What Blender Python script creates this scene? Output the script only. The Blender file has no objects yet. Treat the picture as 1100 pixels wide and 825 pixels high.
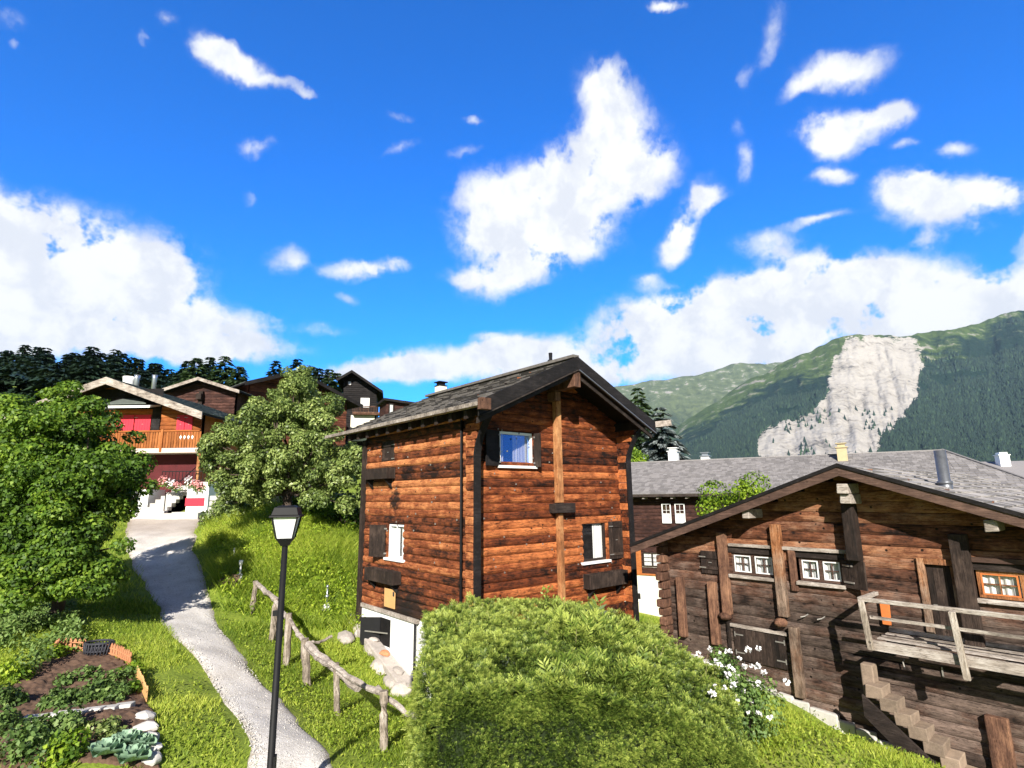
import bpy, math, random
import numpy as np
from mathutils import Vector, Matrix
random.seed(7); rg = np.random.default_rng(11)
scene = bpy.context.scene
col = scene.collection
R_ = math.radians
# ------------------------------------------------------------------ camera model (also used to measure places)
FPX = 594.88; PITCH = R_(11.369); ROLL = R_(-.758); EYE = np.array([0, 0, 5.])
_F = np.array([0, math.cos(PITCH), math.sin(PITCH)]); _r0 = np.array([1., 0, 0]); _u0 = np.array([0, -math.sin(PITCH), math.cos(PITCH)])
_R = math.cos(ROLL)*_r0 + math.sin(ROLL)*_u0; _U = -math.sin(ROLL)*_r0 + math.cos(ROLL)*_u0
def ray(x, y): return _F + _R*(x-550)/FPX - _U*(y-412.5)/FPX
def at(x, y, Y): d = ray(x, y); return EYE + d*Y/d[1]
def vproj(P):
    v = P-EYE; w = v@_F; return 550+FPX*(v@_R)/w, 412.5-FPX*(v@_U)/w
def azel(x, y):
    d = ray(x, y); return math.degrees(math.atan2(d[0], d[1])), math.degrees(math.atan2(d[2], math.hypot(d[0], d[1])))
# ------------------------------------------------------------------ noise (numpy)
_perm = rg.permutation(4096); _val = rg.random(4096)
def vnoise(x, y):
    xi = np.floor(x).astype(int); yi = np.floor(y).astype(int); fx = x-xi; fy = y-yi
    fx = fx*fx*(3-2*fx); fy = fy*fy*(3-2*fy)
    h = lambda a, b: _val[(_perm[a & 4095]+b*57) & 4095]
    return (h(xi, yi)*(1-fx)+h(xi+1, yi)*fx)*(1-fy)+(h(xi, yi+1)*(1-fx)+h(xi+1, yi+1)*fx)*fy
def fbm(x, y, o=4):
    s = 0; a = .5; t = 0
    for i in range(o): s = s+a*vnoise(x+i*17.3, y-i*9.1); t += a; a *= .5; x = x*2.03; y = y*2.03
    return s/t
# ------------------------------------------------------------------ node helpers
class NT:
    def __init__(s, t): s.t = t; t.nodes.clear()
    def n(s, ty, **k):
        o = s.t.nodes.new(ty)
        for a, b in k.items(): setattr(o, a, b)
        return o
    def l(s, a, b): s.t.links.new(a, b)
    def put(s, sock, v):
        if isinstance(v, bpy.types.NodeSocket): s.l(v, sock)
        else: sock.default_value = v
    def math(s, op, a, b=0., c=0., clamp=False):
        o = s.n('ShaderNodeMath', operation=op, use_clamp=clamp)
        for i, v in enumerate((a, b, c)): s.put(o.inputs[i], v)
        return o.outputs[0]
    def mix(s, f, a, b, mode='MIX'):
        o = s.n('ShaderNodeMix', data_type='RGBA', blend_type=mode)
        s.put(o.inputs[0], f)
        for i, v in ((6, a), (7, b)):
            if not isinstance(v, bpy.types.NodeSocket): v = (*v, 1) if len(v) == 3 else v
            s.put(o.inputs[i], v)
        return o.outputs[2]
    def noise(s, vec, scale, detail=4, rough=.55, dist=0., col=False):
        o = s.n('ShaderNodeTexNoise')
        if vec is not None: s.l(vec, o.inputs['Vector'])
        o.inputs['Scale'].default_value = scale; o.inputs['Detail'].default_value = detail
        o.inputs['Roughness'].default_value = rough; o.inputs['Distortion'].default_value = dist
        return o.outputs[1 if col else 0]
    def ramp(s, fac, stops, interp='LINEAR'):
        o = s.n('ShaderNodeValToRGB'); r = o.color_ramp; r.interpolation = interp
        while len(r.elements) < len(stops): r.elements.new(.5)
        for e, (p, c) in zip(r.elements, stops):
            e.position = p; e.color = (*c, 1) if not isinstance(c, (int, float)) else (c, c, c, 1)
        s.put(o.inputs[0], fac); return o.outputs[0]
    def mapr(s, v, a, b, c=0., d=1., interp='SMOOTHSTEP'):
        o = s.n('ShaderNodeMapRange', interpolation_type=interp); s.put(o.inputs[0], v)
        for i, q in ((1, a), (2, b), (3, c), (4, d)): o.inputs[i].default_value = q
        return o.outputs[0]
    def scaled(s, vec, sc):
        o = s.n('ShaderNodeMapping'); s.l(vec, o.inputs[0]); o.inputs['Scale'].default_value = sc; return o.outputs[0]
    def obj(s): return s.n('ShaderNodeTexCoord').outputs['Object']
    def pos(s): return s.n('ShaderNodeNewGeometry').outputs['Position']
    def var(s): return s.n('ShaderNodeAttribute', attribute_name='var').outputs['Fac']
    def sep(s, v): return s.n('ShaderNodeSeparateXYZ'), v
def newmat(name):
    m = bpy.data.materials.new(name); m.use_nodes = True; return m, NT(m.node_tree)
def finish(t, colr, rough=.8, bump=None, bstr=.3, bdist=.01, metal=0., spec=.3, extra=None):
    p = t.n('ShaderNodeBsdfPrincipled'); t.put(p.inputs['Base Color'], colr if isinstance(colr, bpy.types.NodeSocket) else (*colr, 1))
    t.put(p.inputs['Roughness'], rough); p.inputs['Metallic'].default_value = metal; p.inputs['Specular IOR Level'].default_value = spec
    if bump is not None:
        b = t.n('ShaderNodeBump'); b.inputs['Strength'].default_value = bstr; b.inputs['Distance'].default_value = bdist
        t.l(bump, b.inputs['Height']); t.l(b.outputs[0], p.inputs['Normal'])
    o = t.n('ShaderNodeOutputMaterial'); t.l(p.outputs[0], o.inputs[0]); return p
def wood(name, dark, mid, light, axis='x', crack=.5, vamt=.6, grey=None, stain=None, mid_pos=.52, blot=1.):
    m, t = newmat(name); v = t.obj()
    st = {'x': (.7, 9, 9), 'y': (9, .7, 9), 'z': (9, 9, .7)}[axis]
    var = t.var()
    vv = t.n('ShaderNodeVectorMath', operation='ADD'); t.l(v, vv.inputs[0])
    cmb = t.n('ShaderNodeCombineXYZ'); k = t.math('MULTIPLY', var, 37.); [t.l(k, cmb.inputs[i]) for i in range(3)]
    t.l(cmb.outputs[0], vv.inputs[1]); w = vv.outputs[0]
    g1 = t.noise(t.scaled(w, st), 3.2, 6, .65, .6)
    g2 = t.noise(t.scaled(w, tuple(a*2.6 for a in st)), 4.5, 3, .7)
    bl = t.noise(w, 1.7, 4, .65)
    bl2 = t.noise(t.scaled(w, tuple(max(1, a*.25) for a in st)), 3.5, 4, .75)
    f = t.math('ADD', t.math('MULTIPLY', g1, .55), t.math('MULTIPLY', g2, .25))
    f = t.math('ADD', f, t.math('MULTIPLY', t.math('SUBTRACT', bl, .5), .75*blot))
    f = t.math('ADD', f, t.math('MULTIPLY', t.math('SUBTRACT', bl2, .5), .7*blot))
    f = t.math('ADD', f, t.math('MULTIPLY', t.math('SUBTRACT', var, .5), .38*vamt))
    f = t.math('ADD', f, .10)
    c = t.ramp(f, [(.22, dark), (mid_pos, mid), (.82, light)])
    if grey is not None:
        gcol, z0, z1 = grey
        sp = t.n('ShaderNodeSeparateXYZ'); t.l(v, sp.inputs[0])
        gm = t.math('ADD', t.mapr(sp.outputs[2], z0, z1, 1., 0.), t.math('MULTIPLY', t.math('SUBTRACT', bl, .5), 2.2))
        gm = t.math('ADD', gm, t.math('MULTIPLY', t.math('SUBTRACT', g1, .5), 1.2), clamp=True)
        gc = t.ramp(f, [(.2, tuple(a*.12 for a in gcol)), (.5, tuple(a*.6 for a in gcol)), (.85, tuple(min(1, a*1.5) for a in gcol))])
        c = t.mix(gm, c, gc)
    if stain is not None:
        for (sx, sy, sz, r0, r1) in stain:
            d = t.n('ShaderNodeVectorMath', operation='DISTANCE'); t.l(v, d.inputs[0]); d.inputs[1].default_value = (sx, sy, sz)
            dd = t.math('ADD', d.outputs['Value'], t.math('MULTIPLY', t.math('SUBTRACT', bl2, .5), .9))
            c = t.mix(t.mapr(dd, r0, r1, .93, 0.), c, (.012, .010, .009))
    # drying cracks along the grain and dark knots / pegs
    cr = t.noise(t.scaled(w, tuple(a*1.4 for a in st)), 2.3, 3, .6)
    cm = t.mapr(t.math('ABSOLUTE', t.math('SUBTRACT', cr, .5)), 0., .014, crack, 0.)
    vo = t.n('ShaderNodeTexVoronoi'); vo.inputs['Scale'].default_value = 4.2; t.l(t.scaled(w, (1, 1, 1)), vo.inputs['Vector'])
    kn = t.mapr(vo.outputs['Distance'], .05, .13, crack*1.2, 0.)
    dk = t.math('MAXIMUM', cm, kn, clamp=True)
    c = t.mix(dk, c, (.010, .006, .004))
    h = t.math('SUBTRACT', t.math('ADD', g1, t.math('MULTIPLY', g2, .5)), t.math('MULTIPLY', dk, 1.))
    finish(t, c, .78, h, .7, .02, spec=.22)
    return m
def plain(name, c, rough=.7, nscale=8, amt=.35, bump=.2, metal=0., spec=.3, vamt=0.):
    m, t = newmat(name); v = t.obj(); n = t.noise(v, nscale, 5, .6); n2 = t.noise(v, nscale*7, 3, .6)
    f = t.math('ADD', t.math('MULTIPLY', n, .6), t.math('MULTIPLY', n2, .4))
    if vamt: f = t.math('ADD', f, t.math('MULTIPLY', t.math('SUBTRACT', t.var(), .5), vamt))
    cc = t.ramp(f, [(.3, tuple(a*(1-amt) for a in c)), (.7, tuple(min(1., a*(1+amt*.6)) for a in c))])
    finish(t, cc, rough, f, bump, .01, metal, spec); return m
def leafmat(name, dark, mid, light, trans=.35, rough=.55):
    m, t = newmat(name); f = t.var()
    c = t.ramp(f, [(0., dark), (.5, mid), (1., light)])
    p = t.n('ShaderNodeBsdfPrincipled'); t.l(c, p.inputs['Base Color']); p.inputs['Roughness'].default_value = rough
    p.inputs['Specular IOR Level'].default_value = .35
    tr = t.n('ShaderNodeBsdfTranslucent'); t.l(t.mix(.5, c, (1., 1., .25), 'MULTIPLY'), tr.inputs[0])
    mx = t.n('ShaderNodeMixShader'); mx.inputs[0].default_value = trans; t.l(p.outputs[0], mx.inputs[1]); t.l(tr.outputs[0], mx.inputs[2])
    o = t.n('ShaderNodeOutputMaterial'); t.l(mx.outputs[0], o.inputs[0]); return m
# ------------------------------------------------------------------ mesh builder
def setvar(me, var):
    a = me.attributes.new('var', 'FLOAT', 'POINT'); a.data.foreach_set('value', np.asarray(var, dtype=np.float32))
def tag(o, label=None, cat=None, group=None, kind=None):
    if label: o['label'] = label
    if cat: o['category'] = cat
    if group: o['group'] = group
    if kind: o['kind'] = kind
    return o
def empty(name, loc, rz, label, cat, group=None):
    o = bpy.data.objects.new(name, None); col.objects.link(o); o.location = loc; o.rotation_euler = (0, 0, rz); o.empty_display_size = .3
    return tag(o, label, cat, group)
class MB:
    def __init__(s, T=None): s.v = []; s.f = []; s.q = []; s.T = T; s.g = []
    def add(s, vs, fs, var=None):
        b = len(s.v); vv = random.random() if var is None else var; s.g.append((b, len(s.f), len(vs), len(fs)))
        for p in vs: s.v.append(s.T(*p) if s.T else tuple(p)); s.q.append(vv)
        s.f += [tuple(i+b for i in f) for f in fs]; return s
    def box(s, x0, x1, y0, y1, z0, z1, var=None, j=0.):
        r = lambda: random.uniform(-j, j) if j else 0
        P = [(x+r(), y+r(), z+r()) for z in (z0, z1) for y in (y0, y1) for x in (x0, x1)]
        return s.hexa(P, var)
    def hexa(s, P, var=None):   # order: z-major, y, x
        return s.add(P, [(0, 2, 3, 1), (4, 5, 7, 6), (0, 1, 5, 4), (2, 6, 7, 3), (0, 4, 6, 2), (1, 3, 7, 5)], var)
    def beam(s, a, b, w, h, up=(0, 0, 1), var=None, tw=None):  # rectangular bar a->b
        a = Vector(a); b = Vector(b); d = (b-a).normalized(); side = d.cross(Vector(up))
        if side.length < 1e-4: side = d.cross(Vector((0, 1, 0)))
        side.normalize(); u = side.cross(d).normalized(); w2 = tw if tw else w
        P = [tuple(p+sx*side*ww/2+sz*u*h/2) for sz in (-1, 1) for (p, ww) in ((a, w), (b, w2)) for sx in (-1, 1)]
        return s.hexa(P, var)
    def tube(s, pts, rad, n=10, var=None, cap=True):
        pts = [Vector(p) for p in pts]
        if not hasattr(rad, '__len__'): rad = [rad]*len(pts)
        V = []; 
        for i, p in enumerate(pts):
            d = (pts[min(i+1, len(pts)-1)]-pts[max(i-1, 0)]).normalized(); a = d.cross(Vector((0, 0, 1)))
            if a.length < .05: a = d.cross(Vector((0, 1, 0)))
            a.normalize(); b = a.cross(d)
            for k in range(n): t = 2*math.pi*k/n; V.append(tuple(p+(a*math.cos(t)+b*math.sin(t))*rad[i]))
        F = [(i*n+k, i*n+(k+1) % n, (i+1)*n+(k+1) % n, (i+1)*n+k) for i in range(len(pts)-1) for k in range(n)]
        if cap: F += [tuple(range(n-1, -1, -1)), tuple((len(pts)-1)*n+k for k in range(n))]
        return s.add(V, F, var)
    def prism(s, poly, axis, a, b, var=None):  # poly in remaining two axes
        n = len(poly)
        def P(q, t): return {'x': (t, q[0], q[1]), 'y': (q[0], t, q[1]), 'z': (q[0], q[1], t)}[axis]
        V = [P(q, a) for q in poly]+[P(q, b) for q in poly]
        F = [tuple(range(n-1, -1, -1)), tuple(range(n, 2*n))]+[(i, (i+1) % n, n+(i+1) % n, n+i) for i in range(n)]
        return s.add(V, F, var)
    def stone(s, c, r, seed=None, n=8, flat=1.):
        rr = [random.uniform(.75, 1.15) for _ in range(64)]; V = []; F = []
        rows = 5
        for i in range(rows+1):
            ph = math.pi*i/rows
            for k in range(n):
                q = rr[(i*n+k) % 64] if 0 < i < rows else 1
                t = 2*math.pi*k/n
                V.append((c[0]+r[0]*math.sin(ph)*math.cos(t)*q, c[1]+r[1]*math.sin(ph)*math.sin(t)*q, c[2]+r[2]*math.cos(ph)*(q*.5+.5)))
        F = [(i*n+k, (i+1)*n+k, (i+1)*n+(k+1) % n, i*n+(k+1) % n) for i in range(rows) for k in range(n)]
        return s.add(V, F)
    def each(s, name, mat, parent=None, smooth=False, bevel=0., loc=None):
        out = []
        for (b, f, nv, nf) in s.g:
            m = MB(); m.v = s.v[b:b+nv]; m.f = [tuple(i-b for i in q) for q in s.f[f:f+nf]]; m.q = s.q[b:b+nv]; out.append(m.build(name, mat, parent, smooth, bevel, loc))
        return out
    def build(s, name, mat, parent=None, smooth=False, bevel=0., loc=None):
        me = bpy.data.meshes.new(name); me.from_pydata(s.v, [], s.f); setvar(me, s.q); me.materials.append(mat)
        if smooth: me.polygons.foreach_set('use_smooth', [True]*len(me.polygons))
        me.update(); o = bpy.data.objects.new(name, me); col.objects.link(o)
        if parent is not None:
            o.parent = parent
            if parent.type == 'EMPTY': o.location = (0, 0, -parent.location.z)
        if loc is not None: o.location = loc
        if bevel:
            b = o.modifiers.new('bevel', 'BEVEL'); b.width = bevel; b.segments = 2; b.limit_method = 'ANGLE'; b.angle_limit = R_(40)
        return o
def npmesh(name, V, F, var, mat, parent=None, smooth=False):
    me = bpy.data.meshes.new(name); V = np.asarray(V, np.float32); F = np.asarray(F, np.int32)
    k = F.shape[1]; me.vertices.add(len(V)); me.vertices.foreach_set('co', V.ravel()); me.loops.add(F.size)
    me.loops.foreach_set('vertex_index', F.ravel()); me.polygons.add(len(F)); me.polygons.foreach_set('loop_start', np.arange(len(F), dtype=np.int32)*k)
    me.polygons.foreach_set('loop_total', np.full(len(F), k, np.int32)); me.update(calc_edges=True)
    if smooth: me.polygons.foreach_set('use_smooth', np.ones(len(F), bool))
    setvar(me, var); me.materials.append(mat)
    o = bpy.data.objects.new(name, me); col.objects.link(o)
    if parent is not None: o.parent = parent
    return o
def unit(v): return v/np.maximum(np.linalg.norm(v, axis=-1, keepdims=True), 1e-9)
def leaves(P, D, N, L, W, fold=.25, bend=0.):
    """diamond leaves from base points P along D, broad side facing N. returns V,F (quads)."""
    n = len(P); L = np.broadcast_to(np.asarray(L, float), (n,))[:, None]; W = np.broadcast_to(np.asarray(W, float), (n,))[:, None]
    D = unit(D); S = unit(np.cross(D, N)); N2 = unit(np.cross(S, D))
    V = np.stack([P, P+D*L*.45+S*W*.5+N2*W*fold, P+D*L-N2*L*bend, P+D*L*.45-S*W*.5+N2*W*fold], 1).reshape(-1, 3)
    return V, np.arange(4*n).reshape(n, 4)
def rdir(n, up=0.):
    d = unit(rg.normal(size=(n, 3))); d[:, 2] += up; return unit(d)
# ------------------------------------------------------------------ terrain
CP = [(-2.92,7.3,.85),(-2.06,9.9,.9),(-3.45,11.7,.9),(-4.5,13.1,1.0),(-2.92,3,.8),(0,3,.8),(4,4,.9),(-7,4,1.1),(0,8.5,.85),(3,9,1.),
 (-2.75,14.8,.35),(-3.3,15.5,.75),(-2.3,13.6,.45),(-1.08,12.6,.35),(1.5,14,.8),(3.2,15.6,1.15),(-1,17,1.0),
 (3.8,14.1,1.18),(6.2,11.4,.50),(7.3,10.1,-.05),(9.5,8,-.6),(8,15,.6),(14,14,-.8)]
for a in [(308,712,14),(292,688,15),(270,656,17),(340,822,9),(240,700,13),(200,640,17),(190,600,20),(172,566,24),(215,566,24),(150,555,26),(185,551.5,26.6),(215,551,26.6),
          (80,760,9.3),(20,815,7.8),(160,815,8.2),(100,665,14),(0,650,15),(20,705,11.5),(60,600,19),(0,590,20),(305,563,21.5),(265,549,24),(340,548,24),(300,618,18.5),(345,605,19),(350,575,21),(385,640,18.5),
          (385,610,19.5),(382,672,17.1),(690,692,18),(690,662,30),(685,655,38),(850,802,9),(905,812,8.6),(960,818,9),(830,770,11),(1005,824,9.2),(230,640,17),(235,600,20)]:
    CP.append(tuple(at(*a)))
CP += [(-20,28,4.6),(-12,28,4.9),(-30,20,5.),(-30,35,7.),(-12,38,7.5),(0,32,1.),(0,45,1.2),(-22,10,3.),(-15,5,1.8),(18,30,-3),(30,30,-5),(25,12,-3),(30,45,-6),(14,42,-3.2),(-30,50,10),(-12,50,9.)]
CP = np.array(CP, float)
def tps_fit(P, lam=.08):
    n = len(P); d = np.linalg.norm(P[:, None, :2]-P[None, :, :2], axis=2); K = np.where(d > 0, d*d*np.log(d+1e-12), 0)+lam*np.eye(n)
    A = np.zeros((n+3, n+3)); A[:n, :n] = K; A[:n, n] = 1; A[:n, n+1:] = P[:, :2]; A[n:, :n] = A[:n, n:].T
    return np.linalg.solve(A, np.r_[P[:, 2], 0, 0, 0])
_w = tps_fit(CP)
def tz(x, y, rough=True):
    x = np.asarray(x, float); y = np.asarray(y, float); sh = x.shape; X = x.ravel(); Y = y.ravel(); z = np.zeros(len(X))
    for i in range(0, len(X), 20000):
        xs = X[i:i+20000]; ys = Y[i:i+20000]; d = np.hypot(xs[:, None]-CP[None, :, 0], ys[:, None]-CP[None, :, 1])
        z[i:i+20000] = (d*d*np.log(d+1e-12))@_w[:-3]+_w[-3]+_w[-2]*xs+_w[-1]*ys
    yy = np.minimum(Y, 110); far = 3-.22*X+.075*(yy-20)-.06*np.maximum(Y-160, 0)
    far = np.where(far > 0, 70*np.tanh(far/70), 190*np.tanh(far/190))
    r = np.hypot(X, Y-20); b = np.clip((r-24)/26, 0, 1); b = b*b*(3-2*b)
    z = z*(1-b)+far*b
    if rough: z = z+(fbm(X*.9+50, Y*.9+50, 3)-.5)*.16*(1-b)
    return z.reshape(sh)
def tz1(x, y): return float(tz(np.array([x]), np.array([y]))[0])
# path centreline
PC = [(.2,4.5)]
PATH_L = [at(*a)[:2] for a in ((262,824,9),(240,790,9.9),(213,742,11.6),(185,700,13),(162,655,16.2),(147,620,18.5),(134,595,20.6),(130,570,23.5),(140,553,26.5))]
PATH_R = [at(*a)[:2] for a in ((368,824,9),(338,790,9.9),(300,745,11.6),(266,700,13),(233,655,16.2),(219,620,18.5),(212,595,20.6),(215,570,23.5),(226,553,26.5))]
PATH_L = [PATH_L[0]+np.array([1.1,-3.2])]+PATH_L; PATH_R = [PATH_R[0]+np.array([1.1,-3.2])]+PATH_R
def resample(P, n):
    P = np.array(P); s = np.r_[0, np.cumsum(np.linalg.norm(np.diff(P, axis=0), axis=1))]; q = np.linspace(0, s[-1], n)
    out = np.stack([np.interp(q, s, P[:, 0]), np.interp(q, s, P[:, 1])], 1)
    k = np.ones(7)/7
    for _ in range(2):
        pad = np.pad(out, ((3, 3), (0, 0)), mode='edge'); out = np.stack([np.convolve(pad[:, i], k, 'valid') for i in (0, 1)], 1)
    return out
PL = resample(PATH_L, 160); PR = resample(PATH_R, 160)
_py = np.r_[PL[:, 1]]; 
def on_path(x, y, marg=0.):
    xl = np.interp(y, PL[:, 1], PL[:, 0]); xr = np.interp(y, PR[:, 1], PR[:, 0])
    return (x > xl-marg) & (x < xr+marg) & (y < 27)
# ------------------------------------------------------------------ materials
M = {}
M['logs_x'] = wood('honey_logs_gable', (.008,.004,.003), (.19,.046,.014), (.54,.175,.055), 'x', 1., vamt=1.3, mid_pos=.51, blot=1.05)
M['logs_y'] = wood('honey_logs_side', (.014,.007,.005), (.235,.066,.024), (.60,.24,.09), 'y', 1., vamt=1.2, blot=1., mid_pos=.52, stain=[(0,3.1,1.9,.55,1.1),(0,2.2,2.1,.3,.9),(0,3.35,4.9,.15,.4)])
M['barn_logs'] = wood('barn_logs', (.009,.005,.004), (.15,.054,.026), (.40,.19,.095), 'x', .95, vamt=.9, blot=1.15, grey=((.155,.110,.088), 2.3, 4.1))
M['barn_post'] = wood('barn_post_wood', (.02,.010,.007), (.13,.065,.042), (.32,.17,.10), 'z', .6)
M['orange_post'] = wood('orange_post_wood', (.05,.018,.007), (.30,.12,.045), (.55,.28,.12), 'z', .5)
M['barn_orange'] = wood('weathered_orange_post_wood', (.04,.016,.007), (.24,.095,.038), (.50,.24,.11), 'z', .9, grey=((.24,.17,.125), 2.6, 4.1), blot=1.2)
M['dark_wood'] = wood('dark_brown_wood', (.008,.006,.005), (.030,.020,.016), (.085,.058,.045), 'z', .4)
M['dark_x'] = wood('dark_brown_beam', (.008,.006,.005), (.028,.020,.017), (.075,.058,.048), 'x', .4)
M['fascia'] = wood('brown_fascia', (.03,.018,.014), (.085,.050,.038), (.20,.12,.09), 'x', .3, blot=.6)
M['black_wood'] = wood('blackened_wood', (.004,.004,.004), (.012,.010,.010), (.035,.030,.030), 'x', .3)
M['soffit'] = wood('soffit_boards', (.004,.003,.003), (.010,.007,.006), (.025,.018,.014), 'y', .3)  # near-black undersides, deep eave shade put into the wood colour
M['grey_wood'] = wood('silvered_wood', (.07,.055,.045), (.34,.29,.25), (.62,.57,.52), 'x', .55, vamt=.4)
M['grey_wood_z'] = wood('silvered_post_wood', (.06,.045,.035), (.30,.25,.20), (.60,.54,.48), 'z', .6, vamt=.3)
M['chalet_brown'] = wood('chalet_brown_boards', (.010,.005,.005), (.048,.020,.015), (.13,.06,.045), 'x', .4)
M['chalet_red'] = wood('chalet_reddish_boards', (.02,.007,.005), (.11,.035,.020), (.24,.09,.05), 'x', .4)
M['chalet_orange'] = wood('chalet_orange_boards', (.08,.022,.007), (.33,.10,.025), (.48,.18,.055), 'x', .3, blot=.5)
M['orange_z'] = wood('orange_pickets', (.09,.03,.010), (.33,.11,.03), (.48,.20,.07), 'z', .2, blot=.5)
M['white'] = plain('white_plaster', (.82,.82,.80), .9, 2.5, .06, .15)
M['cream'] = plain('cream_plaster', (.72,.68,.56), .9, 2., .07, .15)
M['win_white'] = plain('white_paint', (.80,.80,.78), .5, 5, .05, .05)
M['red'] = plain('red_paint', (.62,.030,.055), .6, 3, .12, .05)
M['black_metal'] = plain('black_metal', (.010,.010,.011), .6, 6, .3, .05, 0., .2)
M['grey_metal'] = plain('grey_metal', (.42,.45,.48), .35, 3, .15, .05, .8, .5)
M['pipe_metal'] = plain('dull_flue_metal', (.16,.17,.19), .45, 9, .3, .1, .6, .4)
M['iron'] = plain('iron_fitting', (.35,.33,.30), .5, 20, .3, .1, .5, .5)
M['stone'] = plain('pale_stone', (.38,.34,.31), .9, 6, .35, .6, vamt=.3)
M['white_stone'] = plain('whitewashed_stone', (.50,.48,.45), .9, 5, .22, .7, vamt=.25)
M['concrete'] = plain('concrete', (.46,.44,.41), .9, 5, .15, .3)
M['step_stone'] = plain('weathered_steps', (.28,.21,.155), .9, 7, .4, .7, vamt=.3)
M['roof_slate'] = plain('slate_tiles', (.118,.108,.098), .9, 11, .65, .5, spec=.1, vamt=1.1)
M['roof_pale'] = plain('pale_slate_tiles', (.235,.222,.220), .9, 14, .35, .5, spec=.1, vamt=.35)
M['roof_barn'] = plain('barn_tiles', (.30,.28,.265), .9, 16, .5, .6, spec=.1, vamt=.6)
M['roof_green'] = plain('greenish_slate_tiles', (.13,.15,.135), .8, 6, .3, .3, vamt=.4)
M['curtain'] = plain('curtain_cloth', (.58,.58,.57), .9, 12, .06, .2)
M['soil'] = plain('garden_soil', (.125,.075,.050), .95, 9, .55, .9)
M['bark'] = plain('bark', (.075,.055,.042), .95, 12, .5, .9)
M['flower_white'] = plain('white_petals', (.86,.84,.84), .7, 10, .04, .05)
M['flower_pink'] = plain('pink_petals', (.80,.35,.33), .7, 10, .2, .05)
M['chim_yellow'] = plain('yellow_render', (.45,.37,.22), .85, 5, .15, .2)
M['tarp'] = plain('dark_plastic', (.035,.036,.045), .6, 10, .4, .3)
M['terracotta'] = plain('terracotta_fence', (.50,.22,.11), .7, 14, .3, .2)
M['orange_cloth'] = plain('orange_plastic', (.60,.18,.05), .6, 9, .2, .1)
M['sign_wood'] = plain('varnished_board', (.62,.36,.15), .5, 4, .18, .1)
M['twig'] = plain('dry_twigs', (.20,.13,.095), .9, 20, .4, .3, vamt=.6)
M['lamp_glass'] = plain('frosted_glass', (.66,.68,.68), .35, 4, .05, .02, 0, .5)
M['leaf_tree'] = leafmat('maple_leaves', (.018,.045,.007), (.100,.195,.018), (.29,.41,.045), .38)
M['leaf_apple'] = leafmat('apple_leaves', (.040,.070,.018), (.200,.275,.070), (.48,.55,.19), .28, .42)
M['leaf_hedge'] = leafmat('hedge_needles', (.016,.034,.005), (.125,.195,.028), (.40,.47,.095), .28, .5)
M['leaf_bright'] = leafmat('bright_leaves', (.06,.13,.010), (.23,.36,.022), (.44,.54,.05), .4)
M['leaf_garden'] = leafmat('vegetable_leaves', (.045,.085,.022), (.13,.22,.050), (.27,.36,.11), .3)
M['leaf_cabbage'] = leafmat('cabbage_leaves', (.12,.21,.13), (.26,.40,.27), (.45,.58,.42), .2)
M['grassblade'] = leafmat('grass_blades', (.095,.175,.014), (.28,.385,.036), (.56,.62,.10), .45, .6)
M['conifer'] = leafmat('conifer_needles', (.006,.014,.009), (.014,.032,.018), (.032,.060,.028), .1)
M['conifer_mid'] = leafmat('green_conifer_needles', (.012,.026,.014), (.040,.075,.030), (.095,.15,.050), .15)
M['conifer_blue'] = leafmat('silver_fir_needles', (.012,.022,.022), (.060,.080,.078), (.34,.38,.38), .1)
m, t = newmat('window_glass')
def glassfill(t, base):
    g = t.n('ShaderNodeBsdfGlossy'); g.inputs['Roughness'].default_value = .03; g.inputs[0].default_value = (.9,.95,1,1)
    tr = t.n('ShaderNodeBsdfTransparent'); lw = t.n('ShaderNodeLayerWeight'); lw.inputs[0].default_value = .5
    f = t.math('ADD', t.math('MULTIPLY', t.math('POWER', lw.outputs['Facing'], 4.), .5), base, clamp=True)
    mx = t.n('ShaderNodeMixShader'); t.l(f, mx.inputs[0]); t.l(tr.outputs[0], mx.inputs[1]); t.l(g.outputs[0], mx.inputs[2])
    o = t.n('ShaderNodeOutputMaterial'); t.l(mx.outputs[0], o.inputs[0])
glassfill(t, .04); M['glass'] = m
m, t = newmat('reflection_tinted_glass'); glassfill(t, .30); [setattr(n_.inputs[0], 'default_value', (.12, .38, 1, 1)) for n_ in t.t.nodes if n_.type == 'BSDF_GLOSSY']; M['glass_blue'] = m  # blue of the sky reflection is put into the gloss colour
m, t = newmat('mirror_glass'); p = finish(t, (.02,.05,.13), .04, spec=1.); p.inputs['Coat Weight'].default_value = 1.; M['glass_dark'] = m
# ground / path
m, t = newmat('meadow_soil'); v = t.pos(); n1 = t.noise(v, .35, 5); n2 = t.noise(v, 2.2, 5); n3 = t.noise(v, 16., 4)
f = t.math('ADD', t.math('MULTIPLY', n2, .5), t.math('MULTIPLY', n3, .5))
c = t.ramp(f, [(.25, (.06,.095,.012)), (.5, (.18,.245,.026)), (.75, (.32,.38,.05))])
c = t.mix(t.mapr(n1, .56, .70, 0., .55), c, (.33,.33,.085))
finish(t, c, .95, f, .8, .05); M['ground'] = m
m, t = newmat('gravel_path'); v = t.pos(); n2 = t.noise(v, 1.3, 5); n3 = t.noise(v, 60., 4); n4 = t.noise(v, 18., 4, .7)
sp = t.n('ShaderNodeSeparateXYZ'); t.l(v, sp.inputs[0])
f = t.math('ADD', t.math('MULTIPLY', n2, .35), t.math('ADD', t.math('MULTIPLY', n3, .35), t.math('MULTIPLY', n4, .3)))
c = t.ramp(f, [(.32, (.36,.33,.29)), (.5, (.64,.61,.57)), (.66, (.82,.80,.76))])
c = t.mix(t.mapr(sp.outputs[1], 20., 24., 0., .75), c, t.ramp(f, [(.3, (.25,.20,.165)), (.7, (.42,.345,.29))]))
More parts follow.
